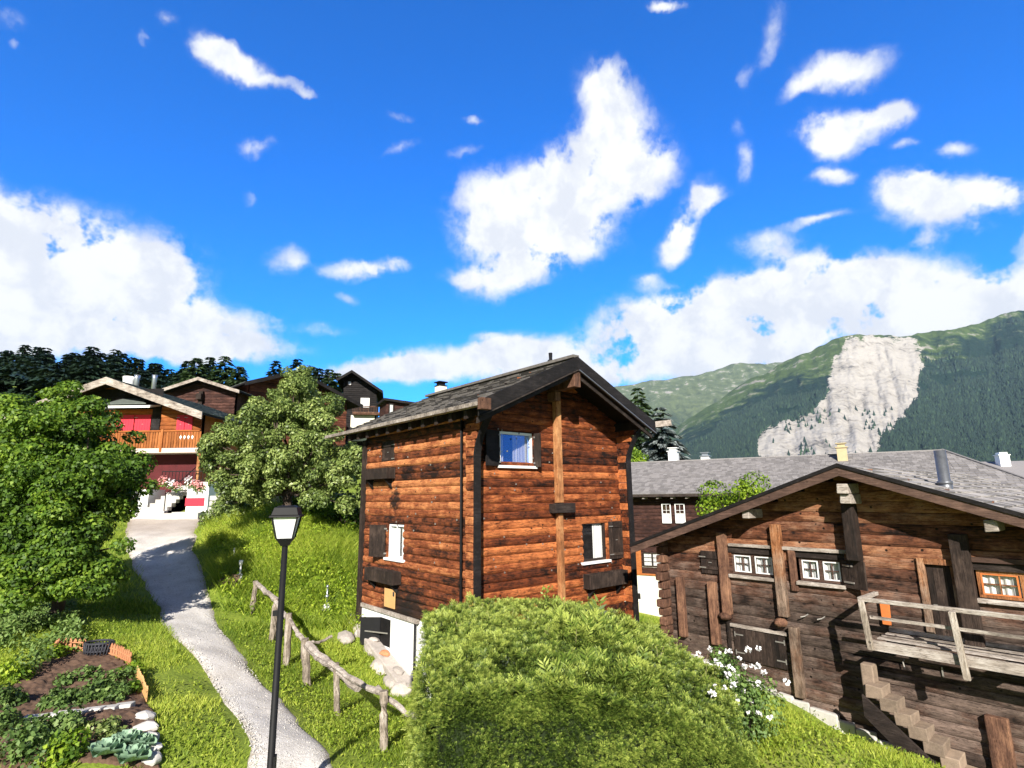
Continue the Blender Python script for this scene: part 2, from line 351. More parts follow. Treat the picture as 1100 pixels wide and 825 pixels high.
ed = t.math('ADD', t.var(), t.math('MULTIPLY', t.math('SUBTRACT', n4, .5), 1.6))
c = t.mix(t.mapr(ed, .50, 1.0, 0., .8), c, (.22,.17,.10)); pt = t.noise(v, .7, 6, .7); c = t.mix(t.mapr(pt, .52, .66, 0., .28), c, (.36,.31,.25))
finish(t, c, .95, f, .9, .03); M['path'] = m
print('materials')
# ------------------------------------------------------------------ ground
def coords(lo, hi, fine0, fine1, step, growth=1.16):
    a = list(np.arange(fine0, fine1, step)); s = step
    while a[-1] < hi: s *= growth; a.append(a[-1]+s)
    s = step
    while a[0] > lo: s *= growth; a.insert(0, a[0]-s)
    return np.array(a)
gx = coords(-9000, 9000, -26, 16, .22); gy = coords(-6000, 12000, 2, 34, .22)
GX, GY = np.meshgrid(gx, gy); GZ = tz(GX, GY)
V = np.stack([GX, GY, GZ], 2).reshape(-1, 3); ny, nx = GX.shape; I = np.arange(nx*ny).reshape(ny, nx)
F = np.stack([I[:-1, :-1], I[:-1, 1:], I[1:, 1:], I[1:, :-1]], 2).reshape(-1, 4)
tag(npmesh('ground', V, F, np.full(len(V), .5), M['ground'], smooth=True), kind='structure')
# path strip
nu = 19; V = []; va = []
for i in range(160):
    wl = (fbm(np.array([i*.12]), np.array([3.]), 3)[0]-.5)*.5; wr = (fbm(np.array([i*.12]), np.array([33.]), 3)[0]-.5)*.5
    A = PL[i]+np.array([wl, 0]); B = PR[i]+np.array([wr, 0])
    for k in range(nu):
        s = k/(nu-1); q = A*(1-s)+B*s; V.append((q[0], q[1], .045-.075*(abs(2*s-1)**6))); va.append(abs(2*s-1)**2)
V = np.array(V); V[:, 2] += tz(V[:, 0], V[:, 1]); I = np.arange(160*nu).reshape(160, nu)
F = np.stack([I[:-1, :-1], I[:-1, 1:], I[1:, 1:], I[1:, :-1]], 2).reshape(-1, 4)
tag(npmesh('gravel_path', V, F, va, M['path'], smooth=True), kind='structure')
# ------------------------------------------------------------------ house helpers
def logwall(mb, u0, u1, z0, z1, h, clip=None, holes=(), bulge=.042, step=.45, jit=.010, back=True, bz=None):
    rows = int(round((z1-z0)/h)); h = (z1-z0)/rows
    for r in range(rows):
        a = z0+r*h; b = a+h; ua, ub = u0+random.uniform(-.03, .03), u1+random.uniform(-.03, .03); zt = b
        if clip:
            ca, cb = clip(a); ua = max(ua, ca); ub = min(ub, cb)
        if ub-ua < .1: continue
        segs = [(ua, ub)]
        for (h0, h1, hz0, hz1) in holes:
            if hz0 < (a+b)/2 < hz1:
                ns = []
                for (p, q) in segs:
                    if q <= h0 or p >= h1: ns.append((p, q)); continue
                    if p < h0: ns.append((p, h0))
                    if q > h1: ns.append((h1, q))
                segs = ns
        bl = bulge*random.uniform(.6, 1.35); vv = random.random(); ph = random.uniform(0, 9)
        for (p, q) in segs:
            n = max(1, int((q-p)/step)); V = []
            for i in range(n+1):
                u = p+(q-p)*i/n; s = .5*math.sin(u*1.7+ph)+random.uniform(-1, 1)*.6
                za = a+.006+jit*s*.5; zb = b-.006+jit*s*.6; bb = bl+jit*s*.9
                V += [(u, -.05, za-.02), (u, bb*.35, za), (u, bb*.9, za+.22*h), (u, bb, a+.5*h), (u, bb*.9, zb-.22*h), (u, bb*.35, zb), (u, -.05, zb+.02)]
            F = [(i*7+k, (i+1)*7+k, (i+1)*7+k+1, i*7+k+1) for i in range(n) for k in range(6)]
            F += [tuple(range(7)), tuple(n*7+k for k in range(6, -1, -1))]
            # split randomly into two planks for colour change
            mb.add(V, F, vv)
def roof_tiles(mb, O, U, Vv, lu, lv, nu, nv, th=.025, jit=.3):
    O = Vector(O); U = Vector(U).normalized(); Vv = Vector(Vv).normalized(); N = U.cross(Vv)
    if N.z < 0: N = -N
    du = lu/nu; dv = lv/nv
    for j in range(nv):
        off = (j % 2)*.5*du
        x = -off
        while x < lu-1e-4:
            w = du*random.uniform(1-jit, 1+jit); x0 = max(0, x); x1 = min(lu, x+w); x += w
            if x1-x0 < .02: continue
            lift = random.uniform(0, .008)
            g = .006
            b0 = O+U*(x0+g)+Vv*(j*dv); b1 = O+U*(x1-g)+Vv*(j*dv); c0 = b0+Vv*dv*1.12; c1 = b1+Vv*dv*1.12
            e = Vv*random.uniform(-.012, .012)
            P = [b0+e, b1+e, c0-N*.002, c1-N*.002, b0+e+N*(th*1.7+lift), b1+e+N*(th*1.7+lift), c0+N*(th*.6), c1+N*(th*.6)]
            mb.hexa([tuple(p) for p in P])
def window(parent, T, u0, u1, z0, z1, fmat, nx=1, nz=1, panes=2, depth=.05, curtain='half', sill=None, glass='glass', fw=.05, name='window', label=None):
    """frame set in the wall, glass panes, curtain and sill as sub-parts. o<0 is inside the wall"""
    o0 = -depth
    mb = MB(T); mb.box(u0, u1, o0-.05, o0+.03, z0, z0+fw); mb.box(u0, u1, o0-.05, o0+.03, z1-fw, z1)
    pw = (u1-u0)/panes
    for k in range(panes+1):
        c = u0+k*pw; a = max(u0, c-fw*(.6 if 0 < k < panes else 1)); b = min(u1, c+fw*(.6 if 0 < k < panes else 1))
        mb.box(a, b, o0-.05, o0+.033, z0+fw, z1-fw)
    for k in range(panes):
        a = u0+k*pw+fw; b = a+pw-2*fw
        for i in range(1, nx): c = a+(b-a)*i/nx; mb.box(c-.009, c+.009, o0-.02, o0+.012, z0+fw, z1-fw)
        for i in range(1, nz): c = z0+fw+(z1-z0-2*fw)*i/nz; mb.box(a, b, o0-.02, o0+.010, c-.009, c+.009)
    w = mb.build(name, fmat, parent)
    if label: w['label'] = label
    g = MB(T); g.box(u0+fw*.5, u1-fw*.5, o0-.030, o0-.024, z0+fw*.5, z1-fw*.5); g.build('pane', M[glass], w)
    if curtain:
        spans = {'full': [(0, 1)], 'half': [(0, .30), (.62, 1)], 'right': [(.55, 1)], 'left': [(0, .4)], 'sides': [(0, .12), (.45, 1)], 'lower': [(0, 1)]}[curtain]
        for (sa, sb) in spans:
            cm = MB(T); a = u0+fw+(u1-u0-2*fw)*sa; b = u0+fw+(u1-u0-2*fw)*sb; n = max(6, int((b-a)/.02)); V = []
            for i in range(n+1):
                u = a+(b-a)*i/n; dd = .014*math.sin(i*1.3)+.006*math.sin(i*.37); V += [(u, o0-.045+dd, z0+fw*.6), (u, o0-.045+dd, z1-fw*.6 if curtain != 'lower' else (z0+z1)/2)]
            cm.add(V, [(2*i, 2*i+2, 2*i+3, 2*i+1) for i in range(n)]); cm.build('curtain', M['curtain'], w)
    if sill: s = MB(T); s.box(u0-.08, u1+.08, -.02, .10, z0-.06, z0+.002); s.build('sill', sill, w)
    bk = MB(T); bk.box(u0, u1, o0-.12, o0-.11, z0, z1); bk.build('reveal', M['black_wood'], w)
    return w
def shutter(parent, T, u0, u1, z0, z1, mat, o0=.05, hole=False, name='shutter', label=None):
    mb = MB(T); n = max(2, int(round((u1-u0)/.14)))
    for i in range(n): a = u0+(u1-u0)*i/n; b = u0+(u1-u0)*(i+1)/n; mb.box(a+.003, b-.003, o0, o0+.028, z0, z1)
    for c in (z0+.13, z1-.13): mb.box(u0+.02, u1-.02, o0+.029, o0+.050, c-.035, c+.035)
    s = mb.build(name, mat, parent)
    if label: s['label'] = label
    hb = MB(T)
    for c in (z0+.13, z1-.13): hb.box(u0-.03, u0+.14, o0+.051, o0+.058, c-.012, c+.012)
    hb.box((u0+u1)/2-.03, (u0+u1)/2+.05, o0+.031, o0+.040, (z0+z1)/2-.008, (z0+z1)/2+.008)
    hb.each('hinge', M['iron'], s); return s
# =================================================================== HOUSE 1 (the tall log house)
C1 = at(501, 560, 13.); YAW1 = R_(40.13)
h1 = empty('log_house', (C1[0], C1[1], .2), YAW1, 'tall narrow honey brown log house with black eaves, standing in the middle behind the hedge', 'house')
TG = lambda u, o, z: (u, -o, z)         # gable wall
TL = lambda u, o, z: (-o, u, z)         # side wall
RX, RZ, SL = 2.72, 8.50, .462           # ridge x, top z, slope
def roofz(x, dz=0.): return RZ+dz-SL*abs(x-RX)
W1, D1 = 5.45, 5.30
ZB = 2.02
def clip1(z): q = (RZ-.20-z)/SL; return RX-q, RX+q
mb = MB(TG); logwall(mb, .0, W1, ZB-1.8, 8.2, .198, clip1, [(.97, 2.07, 5.72, 6.56), (3.80, 4.78, 3.22, 4.26)])
mb.box(-.0, W1, -.45, -.23, .3, 7.0, .1)
pass
mb.add([(0, -.45, 7.0), (W1, -.45, 7.0), (RX, -.45, 8.18), (0, -.23, 7.0), (W1, -.23, 7.0), (RX, -.23, 8.18)], [(0, 1, 2), (3, 5, 4), (0, 2, 5, 3), (1, 4, 5, 2)], .1)
mb.build('gable_wall', M['logs_x'], h1)
mb = MB(TL); logwall(mb, -.02, D1, ZB, 6.95, .190, None, [(2.81, 3.74, 3.38, 4.26), (3.45, 4.22, 5.93, 6.60)])
mb.box(.26, D1, -.45, -.23, ZB, 6.9, .1)
mb.build('side_wall', M['logs_y'], h1)
mb = MB(); mb.box(.05, W1, D1-.2, D1, .2, 7.0); mb.box(W1-.2, W1-.02, .26, D1-.21, .2, 7.0)
mb.add([(0.05, D1-.1, 7.0), (W1, D1-.1, 7.0), (RX, D1-.1, 8.2), (0.05, D1, 7.0), (W1, D1, 7.0), (RX, D1, 8.2)], [(0, 1, 2), (3, 5, 4), (0, 2, 5, 3), (1, 4, 5, 2)])
mb.build('rear_wall', M['black_wood'], h1)
# log ends that run past the gable, with curved bracket on top
for sgn, x0, lab in ((0, -.035, 'orange log ends with a black end board at the near corner'), (1, W1-.02, 'reddish log ends flaring into the bracket under the right eave')):
    mb = MB(); z = .3; k = 0
    while z < 6.85:
        ext = .30+random.uniform(-.025, .025)
        if z > 5.9: ext += (z-5.9)**1.6*.55
        x1 = x0+.15+random.uniform(-.01, .015); mb.box(x0+random.uniform(-.012, .006), x1, -ext, -.003, z+.005, min(z+.193, 6.88)-.004, None, .006); z += .193
    mb.build('log_ends', M['logs_y'] if not sgn else M['logs_x'], h1, bevel=.015)['label'] = lab
    mb = MB(); pts = []
    n = 14; xa, xb = x0-.01, x0+.17
    zz = [.35+5.6*i/4 for i in range(5)]+[5.95+.9*i/n for i in range(1, n+1)]
    V = []
    for z in zz:
        e = .33+(max(0, z-5.9)**1.6*.55)
        V += [(xa, -e-.045, z), (xb, -e-.045, z), (xb, -e, z), (xa, -e, z)]
    m_ = len(zz); mb.add(V, [(4*i+k, 4*i+(k+1) % 4, 4*i+4+(k+1) % 4, 4*i+4+k) for i in range(m_-1) for k in range(4)]+[(3, 2, 1, 0), tuple(4*(m_-1)+k for k in range(4))], .4)
    mb.build('end_board', M['black_wood'], h1)
# far-left corner board
mb = MB(TL); mb.box(D1-.16, D1+.02, .03, .12, 1.3, 6.7, .4, .005); mb.build('corner_post', M['dark_wood'], h1)
# stone base
mb = MB(TL); mb.box(2.14, D1+.02, -.24, .012, -.3, 1.93, .5, 0); mb.box(.0, 2.12, -.24, -.03, -.3, ZB-.01, .5); mb.build('plastered_base', M['white'], h1)
mb = MB(TL); mb.box(2.0, D1+.04, -.02, .075, 1.93, 2.025, .8, .006); mb.build('base_beam', M['grey_wood'], h1)
mb = MB(TL)
mb.tube([(2.10, .05, -.1), (2.10, .05, 1.93)], .03); mb.tube([(.10, .07, .4), (.10, .07, 6.75), (.12, .18, 6.85)], .038); mb.each('drain_pipe', M['black_metal'], h1, True)
# hatch with open iron shutter
mb = MB(TL); mb.box(3.42, 3.98, .013, .020, 1.12, 1.80); mb.build('cellar_hatch', M['black_wood'], h1)
mb = MB(TL); a0 = 3.45; dx, do = .62*math.cos(R_(38)), .62*math.sin(R_(38))
hs = mb.hexa([(a0+.5, .02, 1.10), (a0+.5+dx*.8, .02+do, 1.10), (a0+.5, .05, 1.10), (a0+.5+dx*.8, .05+do, 1.10), (a0+.5, .02, 1.80), (a0+.5+dx*.8, .02+do, 1.80), (a0+.5, .05, 1.80), (a0+.5+dx*.8, .05+do, 1.80)])
hs = mb.build('hatch_shutter', M['black_metal'], h1)
mb = MB(TL); mb.beam((3.55, .02, 1.45), (4.4, .40, 1.45), .02, .03); mb.tube([(4.25, .02, 1.1), (4.25, .03, .7)], .006, 6); mb.build('latch', M['iron'], hs)
# notice board
mb = MB(TL); mb.box(3.08, 3.66, .075, .10, 2.13, 2.60); sb = mb.build('wooden_board', M['sign_wood'], h1, bevel=.004)
mb = MB(TL); mb.box(3.10, 3.18, .102, .106, 2.44, 2.55); mb.build('dark_mark', M['tarp'], sb)
# windows
window(h1, TG, .97, 2.07, 5.72, 6.56, M['win_white'], 1, 1, 1, .04, 'sides', M['win_white'], 'glass_blue', .06, label='upper gable window with blue tinted reflection and a white curtain')
window(h1, TG, 3.80, 4.78, 3.22, 4.26, M['dark_wood'], 1, 1, 1, .05, 'right', M['win_white'], 'glass', .06)
window(h1, TL, 2.81, 3.70, 3.38, 4.26, M['win_white'], 1, 1, 2, .05, 'half', M['win_white'], 'glass', .05)
window(h1, TL, 3.45, 4.22, 5.93, 6.60, M['dark_wood'], 1, 1, 1, .05, None, None, 'glass', .05)
# shutters: open ones stand off the wall
def open_shutter(T, u, z0, z1, w, ang, mat, side):
    mb = MB(T); c, s = math.cos(ang), math.sin(ang)
    d = 1 if side > 0 else -1
    P = []
    for z in (z0, z1):
        for t in (0, .035):
            for r in (0, w): P.append((u+d*r*c-d*t*s, .04+r*s+t*c, z))
    mb.hexa(P); o = mb.build('shutter', mat, h1, bevel=.004)
    hb = MB(T)
    for z in (z0+.1, z1-.1): hb.box(u-.03, u+.03, .03, .09, z-.02, z+.02)
    hb.each('hinge', M['iron'], o); return o
open_shutter(TG, .93, 5.70, 6.56, .50, R_(12), M['black_wood'], -1)
open_shutter(TG, 2.10, 5.70, 6.56, .20, R_(70), M['dark_wood'], 1)
shutter(h1, TG, 4.84, 5.42, 3.22, 4.24, M['dark_wood'], .055)
open_shutter(TL, 3.78, 3.38, 4.24, .55, R_(25), M['dark_wood'], 1)
shutter(h1, TL, 3.45, 4.22, 5.93, 6.58, M['dark_wood'], -.01)
def flowerbox(T, u0, u1, z0, z1, d=.30):
    mb = MB(T); mb.box(u0, u1, .04, .07, z0, z1); mb.box(u0, u1, d-.03, d, z0, z1); mb.box(u0, u0+.03, .071, d-.031, z0, z1); mb.box(u1-.03, u1, .071, d-.031, z0, z1); mb.box(u0+.031, u1-.031, .071, d-.031, z0, z0+.03)
    o = mb.build('flower_box', M['dark_wood'], h1, bevel=.004); s = MB(T)
    for u in (u0+.2, u1-.2): s.prism([(.04, z0-.28), (.04, z0-.005), (d-.03, z0-.005)], 'x', u-.03, u+.03)
    s.each('bracket', M['black_wood'], o)
flowerbox(TL, 3.35, 4.88, 5.50, 5.80); flowerbox(TL, 2.86, 4.50, 2.76, 3.08); flowerbox(TG, 3.75, 5.30, 2.56, 2.92)
# centre post on gable
mb = MB(TG); mb.box(2.78, 2.98, .035, .19, 4.79, 7.75, .9, .008); mb.build('gable_post', M['orange_post'], h1, bevel=.012)
mb = MB(TG); mb.box(2.80, 2.97, .035, .17, 1.2, 4.53, .8, .008); mb.build('gable_post', M['orange_post'], h1, bevel=.012)
mb = MB(TG); mb.box(2.58, 3.32, .035, .27, 4.54, 4.78, .5, .006); mb.build('cross_block', M['dark_x'], h1, bevel=.01)
mb = MB(TG)
for _ in range(46):
    u = random.uniform(.3, 5.3); z = random.uniform(3, 6.9); mb.box(u-.008, u+.008, .03, .062, z-.018, z+.018)
mb.each('nail', M['iron'], h1)
mb = MB(TL)
for _ in range(36):
    u = random.uniform(.3, 5.1); z = random.uniform(2.6, 6.4); mb.box(u-.008, u+.008, .03, .058, z-.02, z+.02)
mb.each('nail', M['iron'], h1)
# roof
YF, YB = -1.05, 6.25; XE = -.40; XE2 = 2*RX-XE
rf = MB()
for s in (-1, 1):
    xe = XE if s < 0 else XE2
    P = [(xe, YF, roofz(xe)-.16), (RX, YF, RZ-.16), (xe, YB, roofz(xe)-.16), (RX, YB, RZ-.16), (xe, YF, roofz(xe)-.07), (RX, YF, RZ-.07), (xe, YB, roofz(xe)-.07), (RX, YB, RZ-.07)]
    if s > 0: P = [P[1], P[0], P[3], P[2], P[5], P[4], P[7], P[6]]
    rf.hexa(P, .3)
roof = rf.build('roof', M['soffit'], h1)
tl = MB(); ls = math.hypot(RX-XE, SL*(RX-XE)); dv = (RX-XE, 0, SL*(RX-XE))
roof_tiles(tl, (XE-.02, YF+.02, roofz(XE)-.065), (0, 1, 0), dv, YB-YF-.04, ls, 26, 13)
roof_tiles(tl, (XE2+.02, YF+.02, roofz(XE2)-.065), (0, 1, 0), (-dv[0], 0, dv[2]), YB-YF-.04, ls, 26, 13)
tl.box(RX-.11, RX+.11, YF, YB, RZ-.02, RZ+.055, .6)
tl.build('roof_tiles', M['roof_slate'], roof)
mb = MB()
for y0, y1, dz in ((YF-.05, YF-.008, 0),):
    for s in (-1, 1):
        xe = XE-.06 if s < 0 else XE2+.06; t0, b0 = .005, -.34
        P = [(xe, y0, roofz(xe, b0)), (RX, y0, RZ+b0), (xe, y1, roofz(xe, b0)), (RX, y1, RZ+b0), (xe, y0, roofz(xe, t0)), (RX, y0, RZ+t0), (xe, y1, roofz(xe, t0)), (RX, y1, RZ+t0)]
        if s > 0: P = [P[1], P[0], P[3], P[2], P[5], P[4], P[7], P[6]]
        mb.hexa(P, .5)
mb.build('barge_board', M['black_wood'], roof)
mb = MB()
for s in (-1, 1):
    xe = XE-.02 if s < 0 else XE2+.0; t0, b0 = -.345, -.375; y0, y1 = YF-.065, YF-.01
    for (t0, b0, y0, y1, v) in ((-.345, -.372, YF-.07, YF-.02, .9), (-.375, -.50, YF+.05, YF+.10, .5)):
        P = [(xe, y0, roofz(xe, b0)), (RX, y0, RZ+b0), (xe, y1, roofz(xe, b0)), (RX, y1, RZ+b0), (xe, y0, roofz(xe, t0)), (RX, y0, RZ+t0), (xe, y1, roofz(xe, t0)), (RX, y1, RZ+t0)]
        if s > 0: P = [P[1], P[0], P[3], P[2], P[5], P[4], P[7], P[6]]
        mb.hexa(P, v)
mb.build('barge_trim', M['dark_x'], roof)
mb = MB(); mb.tube([(XE2+.05, YF-.075, roofz(XE2)-.36), (RX+.03, YF-.075, RZ-.355)], .012, 6); mb.build('cable', M['grey_metal'], roof)
mb = MB(); mb.box(RX-.14, RX+.10, YF-.03, .0, RZ-.80, RZ-.40, .5); mb.box(RX-.1, RX+.08, -.35, 0, RZ-1.05, RZ-.81); mb.build('ridge_purlin', M['barn_post'], roof, bevel=.01)
mb = MB()
for s, x in ((-1, -.02), (1, W1+.02)):
    mb.box(x-.11, x+.11, YF+.15, YB-.1, roofz(x)-.42, roofz(x)-.18, .4)
mb.each('wall_plate', M['black_wood'], roof)
mb = MB()
y = -.6
while y < 5.9:
    for xe in (XE-.02,): mb.hexa([(xe, y, roofz(xe)-.36), (.1, y, roofz(.1)-.40), (xe, y+.13, roofz(xe)-.36), (.1, y+.13, roofz(.1)-.40), (xe, y, roofz(xe)-.17), (.1, y, roofz(.1)-.17), (xe, y+.13, roofz(xe)-.17), (.1, y+.13, roofz(.1)-.17)])
    y += .62
mb.each('rafter_tail', M['dark_wood'], roof, bevel=.006)
mb = MB(); gx0 = XE-.12; gz = roofz(XE)-.10
for a, b in (((gx0-.06, gz-.10), (gx0+.07, gz-.10)),): mb.box(gx0-.05, gx0+.07, YF-.22, YB+.9, gz-.06, gz-.045)
mb.box(gx0-.075, gx0-.051, YF-.22, YB+.9, gz-.06, gz+.03); mb.box(gx0+.071, gx0+.09, YF-.22, YB+.9, gz-.06, gz+.03)
gu = mb.build('gutter', M['grey_wood'], roof)
mb = MB(); mb.box(gx0-.10, gx0+.16, YF-.36, YF-.215, gz-.16, gz+.09, .4); mb.build('gutter_end_block', M['barn_post'], gu, bevel=.008)
mb = MB(); gz = roofz(XE2)-.1; mb.beam((XE2+.02, YF+.45, gz+.0), (XE2+.80, YF-.05, gz+.10), .16, .17); mb.build('water_spout', M['grey_wood'], roof)
mb = MB(); mb.box(2.74, 3.04, 5.5, 5.80, 7.8, 8.80, .5); ch = mb.build('chimney', M['cream'], roof)
mb = MB(); mb.box(2.72, 3.06, 5.48, 5.82, 8.801, 8.83); mb.box(2.78, 3.0, 5.54, 5.76, 8.831, 8.93); mb.box(2.71, 3.07, 5.47, 5.83, 8.931, 8.96); mb.build('chimney_cap', M['black_metal'], ch)
mb = MB(); mb.tube([(RX, -.1, RZ), (RX, -.1, RZ+.10), (RX, -.1, RZ+.11), (RX, -.1, RZ+.30)], [.10, .08, .045, .055], 10); mb.build('roof_vent', M['black_metal'], roof, True)
print('house1')
# =================================================================== BARN (right foreground)
YAWB = R_(130.92-180); QB = at(718, 640, 14.5)
bn = empty('old_barn', (QB[0], QB[1], .6), YAWB, 'weathered dark brown log barn with a balcony and wide gable, filling the right foreground', 'barn')
BRX, BRZ, BSL = 4.45, 5.52, .352
def bz(x, d=0.): return BRZ+d-BSL*abs(x-BRX)
WB, DB = 9.0, 8.5
def clipb(z): q = (BRZ-.20-z)/BSL; return BRX-q, BRX+q
holes = [(1.76, 2.76, 3.20, 3.74), (3.10, 4.06, 3.20, 3.74), (5.42, 5.82, 2.45, 3.76), (6.10, 7.30, 3.20, 3.76)]
mb = MB(TG); logwall(mb, .0, WB, -.7, 5.4, .205, clipb, holes, .028, .5, .012)
mb.box(0, WB, -.45, -.23, -.8, 3.95, .1); mb.add([(0, -.45, 3.9), (WB, -.45, 3.9), (BRX, -.45, 5.3), (0, -.23, 3.9), (WB, -.23, 3.9), (BRX, -.23, 5.3)], [(0, 1, 2), (3, 5, 4), (0, 2, 5, 3), (1, 4, 5, 2)], .1)
mb.build('gable_wall', M['barn_logs'], bn)
mb = MB(); mb.box(0.02, .2, .31, DB, -.5, 3.95); mb.box(WB-.2, WB-.02, .31, DB, -2, 3.95); mb.box(.21, WB-.21, DB-.2, DB, -2, 3.95); mb.each('side_wall', M['chalet_brown'], bn)
mb = MB(); z = 1.25
while z < 3.85:
    mb.box(-.10+random.uniform(-.03, .01), .09, -.28+random.uniform(-.08, .03), .30, z+.006, z+.196, None, .01); z += .205
mb.build('log_ends', M['barn_post'], bn, bevel=.03)
# foundation following the slope
mb = MB(); x = -.15
while x < 5.2:
    w = random.uniform(.25, .5); top = 1.40-.175*(x+.2) if x < 3.6 else .74-.22*(x-3.6)
    mb.box(x, x+w, -.17+random.uniform(-.03, .02), -.045, top-1.4, top+random.uniform(-.03, .04), None, .02); x += w+.006
mb.build('stone_foundation', M['white_stone'], bn, bevel=.03)
# roof
BYF, BYB = -.68, DB+.5; BXE, BXE2 = -.50, 2*BRX+.50
rf = MB()
def slab(mb, xe, y0, y1, b0, t0, rx, zf, v=.5):
    P = [(xe, y0, zf(xe, b0)), (rx, y0, zf(rx, b0)), (xe, y1, zf(xe, b0)), (rx, y1, zf(rx, b0)), (xe, y0, zf(xe, t0)), (rx, y0, zf(rx, t0)), (xe, y1, zf(xe, t0)), (rx, y1, zf(rx, t0))]
    if xe > rx: P = [P[1], P[0], P[3], P[2], P[5], P[4], P[7], P[6]]
    mb.hexa(P, v)
slab(rf, BXE, BYF, BYB, -.14, -.05, BRX, bz, .3); slab(rf, BXE2, BYF, BYB, -.14, -.05, BRX, bz, .3)
broof = rf.build('roof', M['soffit'], bn)
tl = MB(); lb = math.hypot(BRX-BXE, BSL*(BRX-BXE))
roof_tiles(tl, (BXE-.02, BYF-.03, bz(BXE)-.045), (0, 1, 0), (BRX-BXE, 0, BSL*(BRX-BXE)), BYB-BYF, lb, 34, 22, .022)
roof_tiles(tl, (BXE2+.02, BYF-.03, bz(BXE2)-.045), (0, 1, 0), (-(BRX-BXE), 0, BSL*(BRX-BXE)), BYB-BYF, lb, 34, 22, .022)
tl.build('roof_tiles', M['roof_barn'], broof)
mb = MB(); slab(mb, BXE-.02, BYF-.045, BYF-.002, -.235, -.045, BRX, bz, .6); slab(mb, BXE2+.02, BYF-.045, BYF-.002, -.235, -.045, BRX, bz, .7); mb.build('barge_board', M['fascia'], broof)
mb = MB(); slab(mb, BXE-.04, BYF-.07, BYF-.046, -.07, .0, BRX, bz, .4); slab(mb, BXE2+.04, BYF-.07, BYF-.046, -.07, .0, BRX, bz, .4); mb.build('barge_trim', M['black_wood'], broof)
for (x, zz, sz) in ((BRX, 5.02, .16), (2.50, 4.52, .13), (6.55, 4.40, .14)):
    mb = MB(); mb.box(x-sz*.6, x+sz*.6, BYF+.05, .0, zz-.07, zz+.12, .8, .01)
    if x == BRX: mb.box(x-.09, x+.11, BYF+.12, 0, zz-.26, zz-.075, .6, .01)
    mb.build('purlin', M['grey_wood'], broof, bevel=.015)
mb = MB(); mb.box(BRX-.2, BRX+.02, -.32, -.03, 3.7, 4.75, .3, .02); mb.build('ridge_bracket', M['dark_wood'], bn, bevel=.02)
# posts
def bpost(u0, u1, z0, z1, mat, o=.13, lean=0., nm='clamp_post'):
    mb = MB(TG); mb.hexa([(u0, .025, z0), (u1, .025, z0), (u0, .025+o, z0), (u1, .025+o, z0), (u0-lean, .025, z1), (u1-lean, .025, z1), (u0-lean, .025+o, z1), (u1-lean, .025+o, z1)])
    return mb.build(nm, mat, bn, bevel=.015)
bpost(.33, .51, 1.65, 3.0, M['barn_post']); bpost(1.16, 1.36, 1.62, 2.98, M['barn_post'])
bpost(1.50, 1.70, 2.32, 4.10, M['barn_post'], .14); bpost(2.76, 2.96, 2.45, 4.32, M['barn_orange'], .14); bpost(2.94, 3.12, .95, 2.28, M['barn_orange'], .15, -.0)
bpost(4.24, 4.46, 3.55, 4.70, M['dark_wood'], .16); bpost(5.86, 6.12, 2.45, 4.25, M['dark_wood'], .15); bpost(5.95, 6.25, .1, 1.40, M['barn_post'], .12)
bpost(3.06, 3.20, 2.98, 3.80, M['barn_post'], .07); bpost(1.53, 1.60, 1.2, 2.3, M['dark_wood'], .06)
for u, z in ((1.56, 2.28), (2.78, 2.33)):
    mb = MB(TG); mb.stone((u, .13, z), (.16, .18, .09)); mb.build('beam_end', M['barn_post'], bn, True)
# windows with lintel and sill
for (u0, u1, z0, z1) in ((1.76, 2.72, 3.20, 3.66), (3.24, 4.06, 3.20, 3.66), (6.14, 7.30, 3.22, 3.66)):
    w = window(bn, TG, u0, u1, z0, z1, M['orange_post'] if u0 > 6 else M['fascia'], 2, 2, 2, .03, 'full', None, 'glass', .045)
    mb = MB(TG)
    for k in range(2):
        pw = (u1-u0)/2; a = u0+k*pw+.05; b = a+pw-.10; zz0, zz1 = z0+.05, z1-.05
        mb.box(a, b, -.02, -.004, zz0, zz0+.022); mb.box(a, b, -.02, -.004, zz1-.022, zz1); mb.box(a, a+.022, -.02, -.0045, zz0+.023, zz1-.023); mb.box(b-.022, b, -.02, -.0045, zz0+.023, zz1-.023)
    mb.each('inner_frame', M['win_white'] if u0 < 6 else M['orange_cloth'], w)
    mb = MB(TG); mb.box(u0-.05, u1+.05, .03, .13, z0-.075, z0-.005, .9, .005); mb.build('sill', M['grey_wood'], w, bevel=.006)
    mb = MB(TG); mb.box(u0-.06, u1+.06, -.02, .045, z1+.002, z1+.12, .4); mb.build('head_board', M['dark_x'], w)
mb = MB(TG); mb.box(1.75, 4.30, .03, .10, 3.80, 3.86, .8, .006); mb.build('lintel', M['grey_wood'], bn)
mb = MB(TG); mb.box(6.13, 7.7, .03, .10, 3.80, 3.87, .6, .006); mb.build('lintel', M['fascia'], bn)
shutter(bn, TG, 1.02, 1.48, 3.16, 3.66, M['dark_wood'], .06)
open_s = MB(TG); 
c_, s_ = math.cos(R_(22)), math.sin(R_(22)); P = []
for z in (3.16, 3.68):
    for t_ in (0, .035):
        for r_ in (0, .50): P.append((4.08+r_*c_-t_*s_, .05+r_*s_+t_*c_, z))
open_s.hexa(P); so = open_s.build('shutter', M['dark_wood'], bn, bevel=.004)
mb = MB(TG)
for z in (3.27, 3.58): mb.beam((4.10, .105, z), (4.30, .19, z), .02, .03)
mb.each('hinge', M['iron'], so)
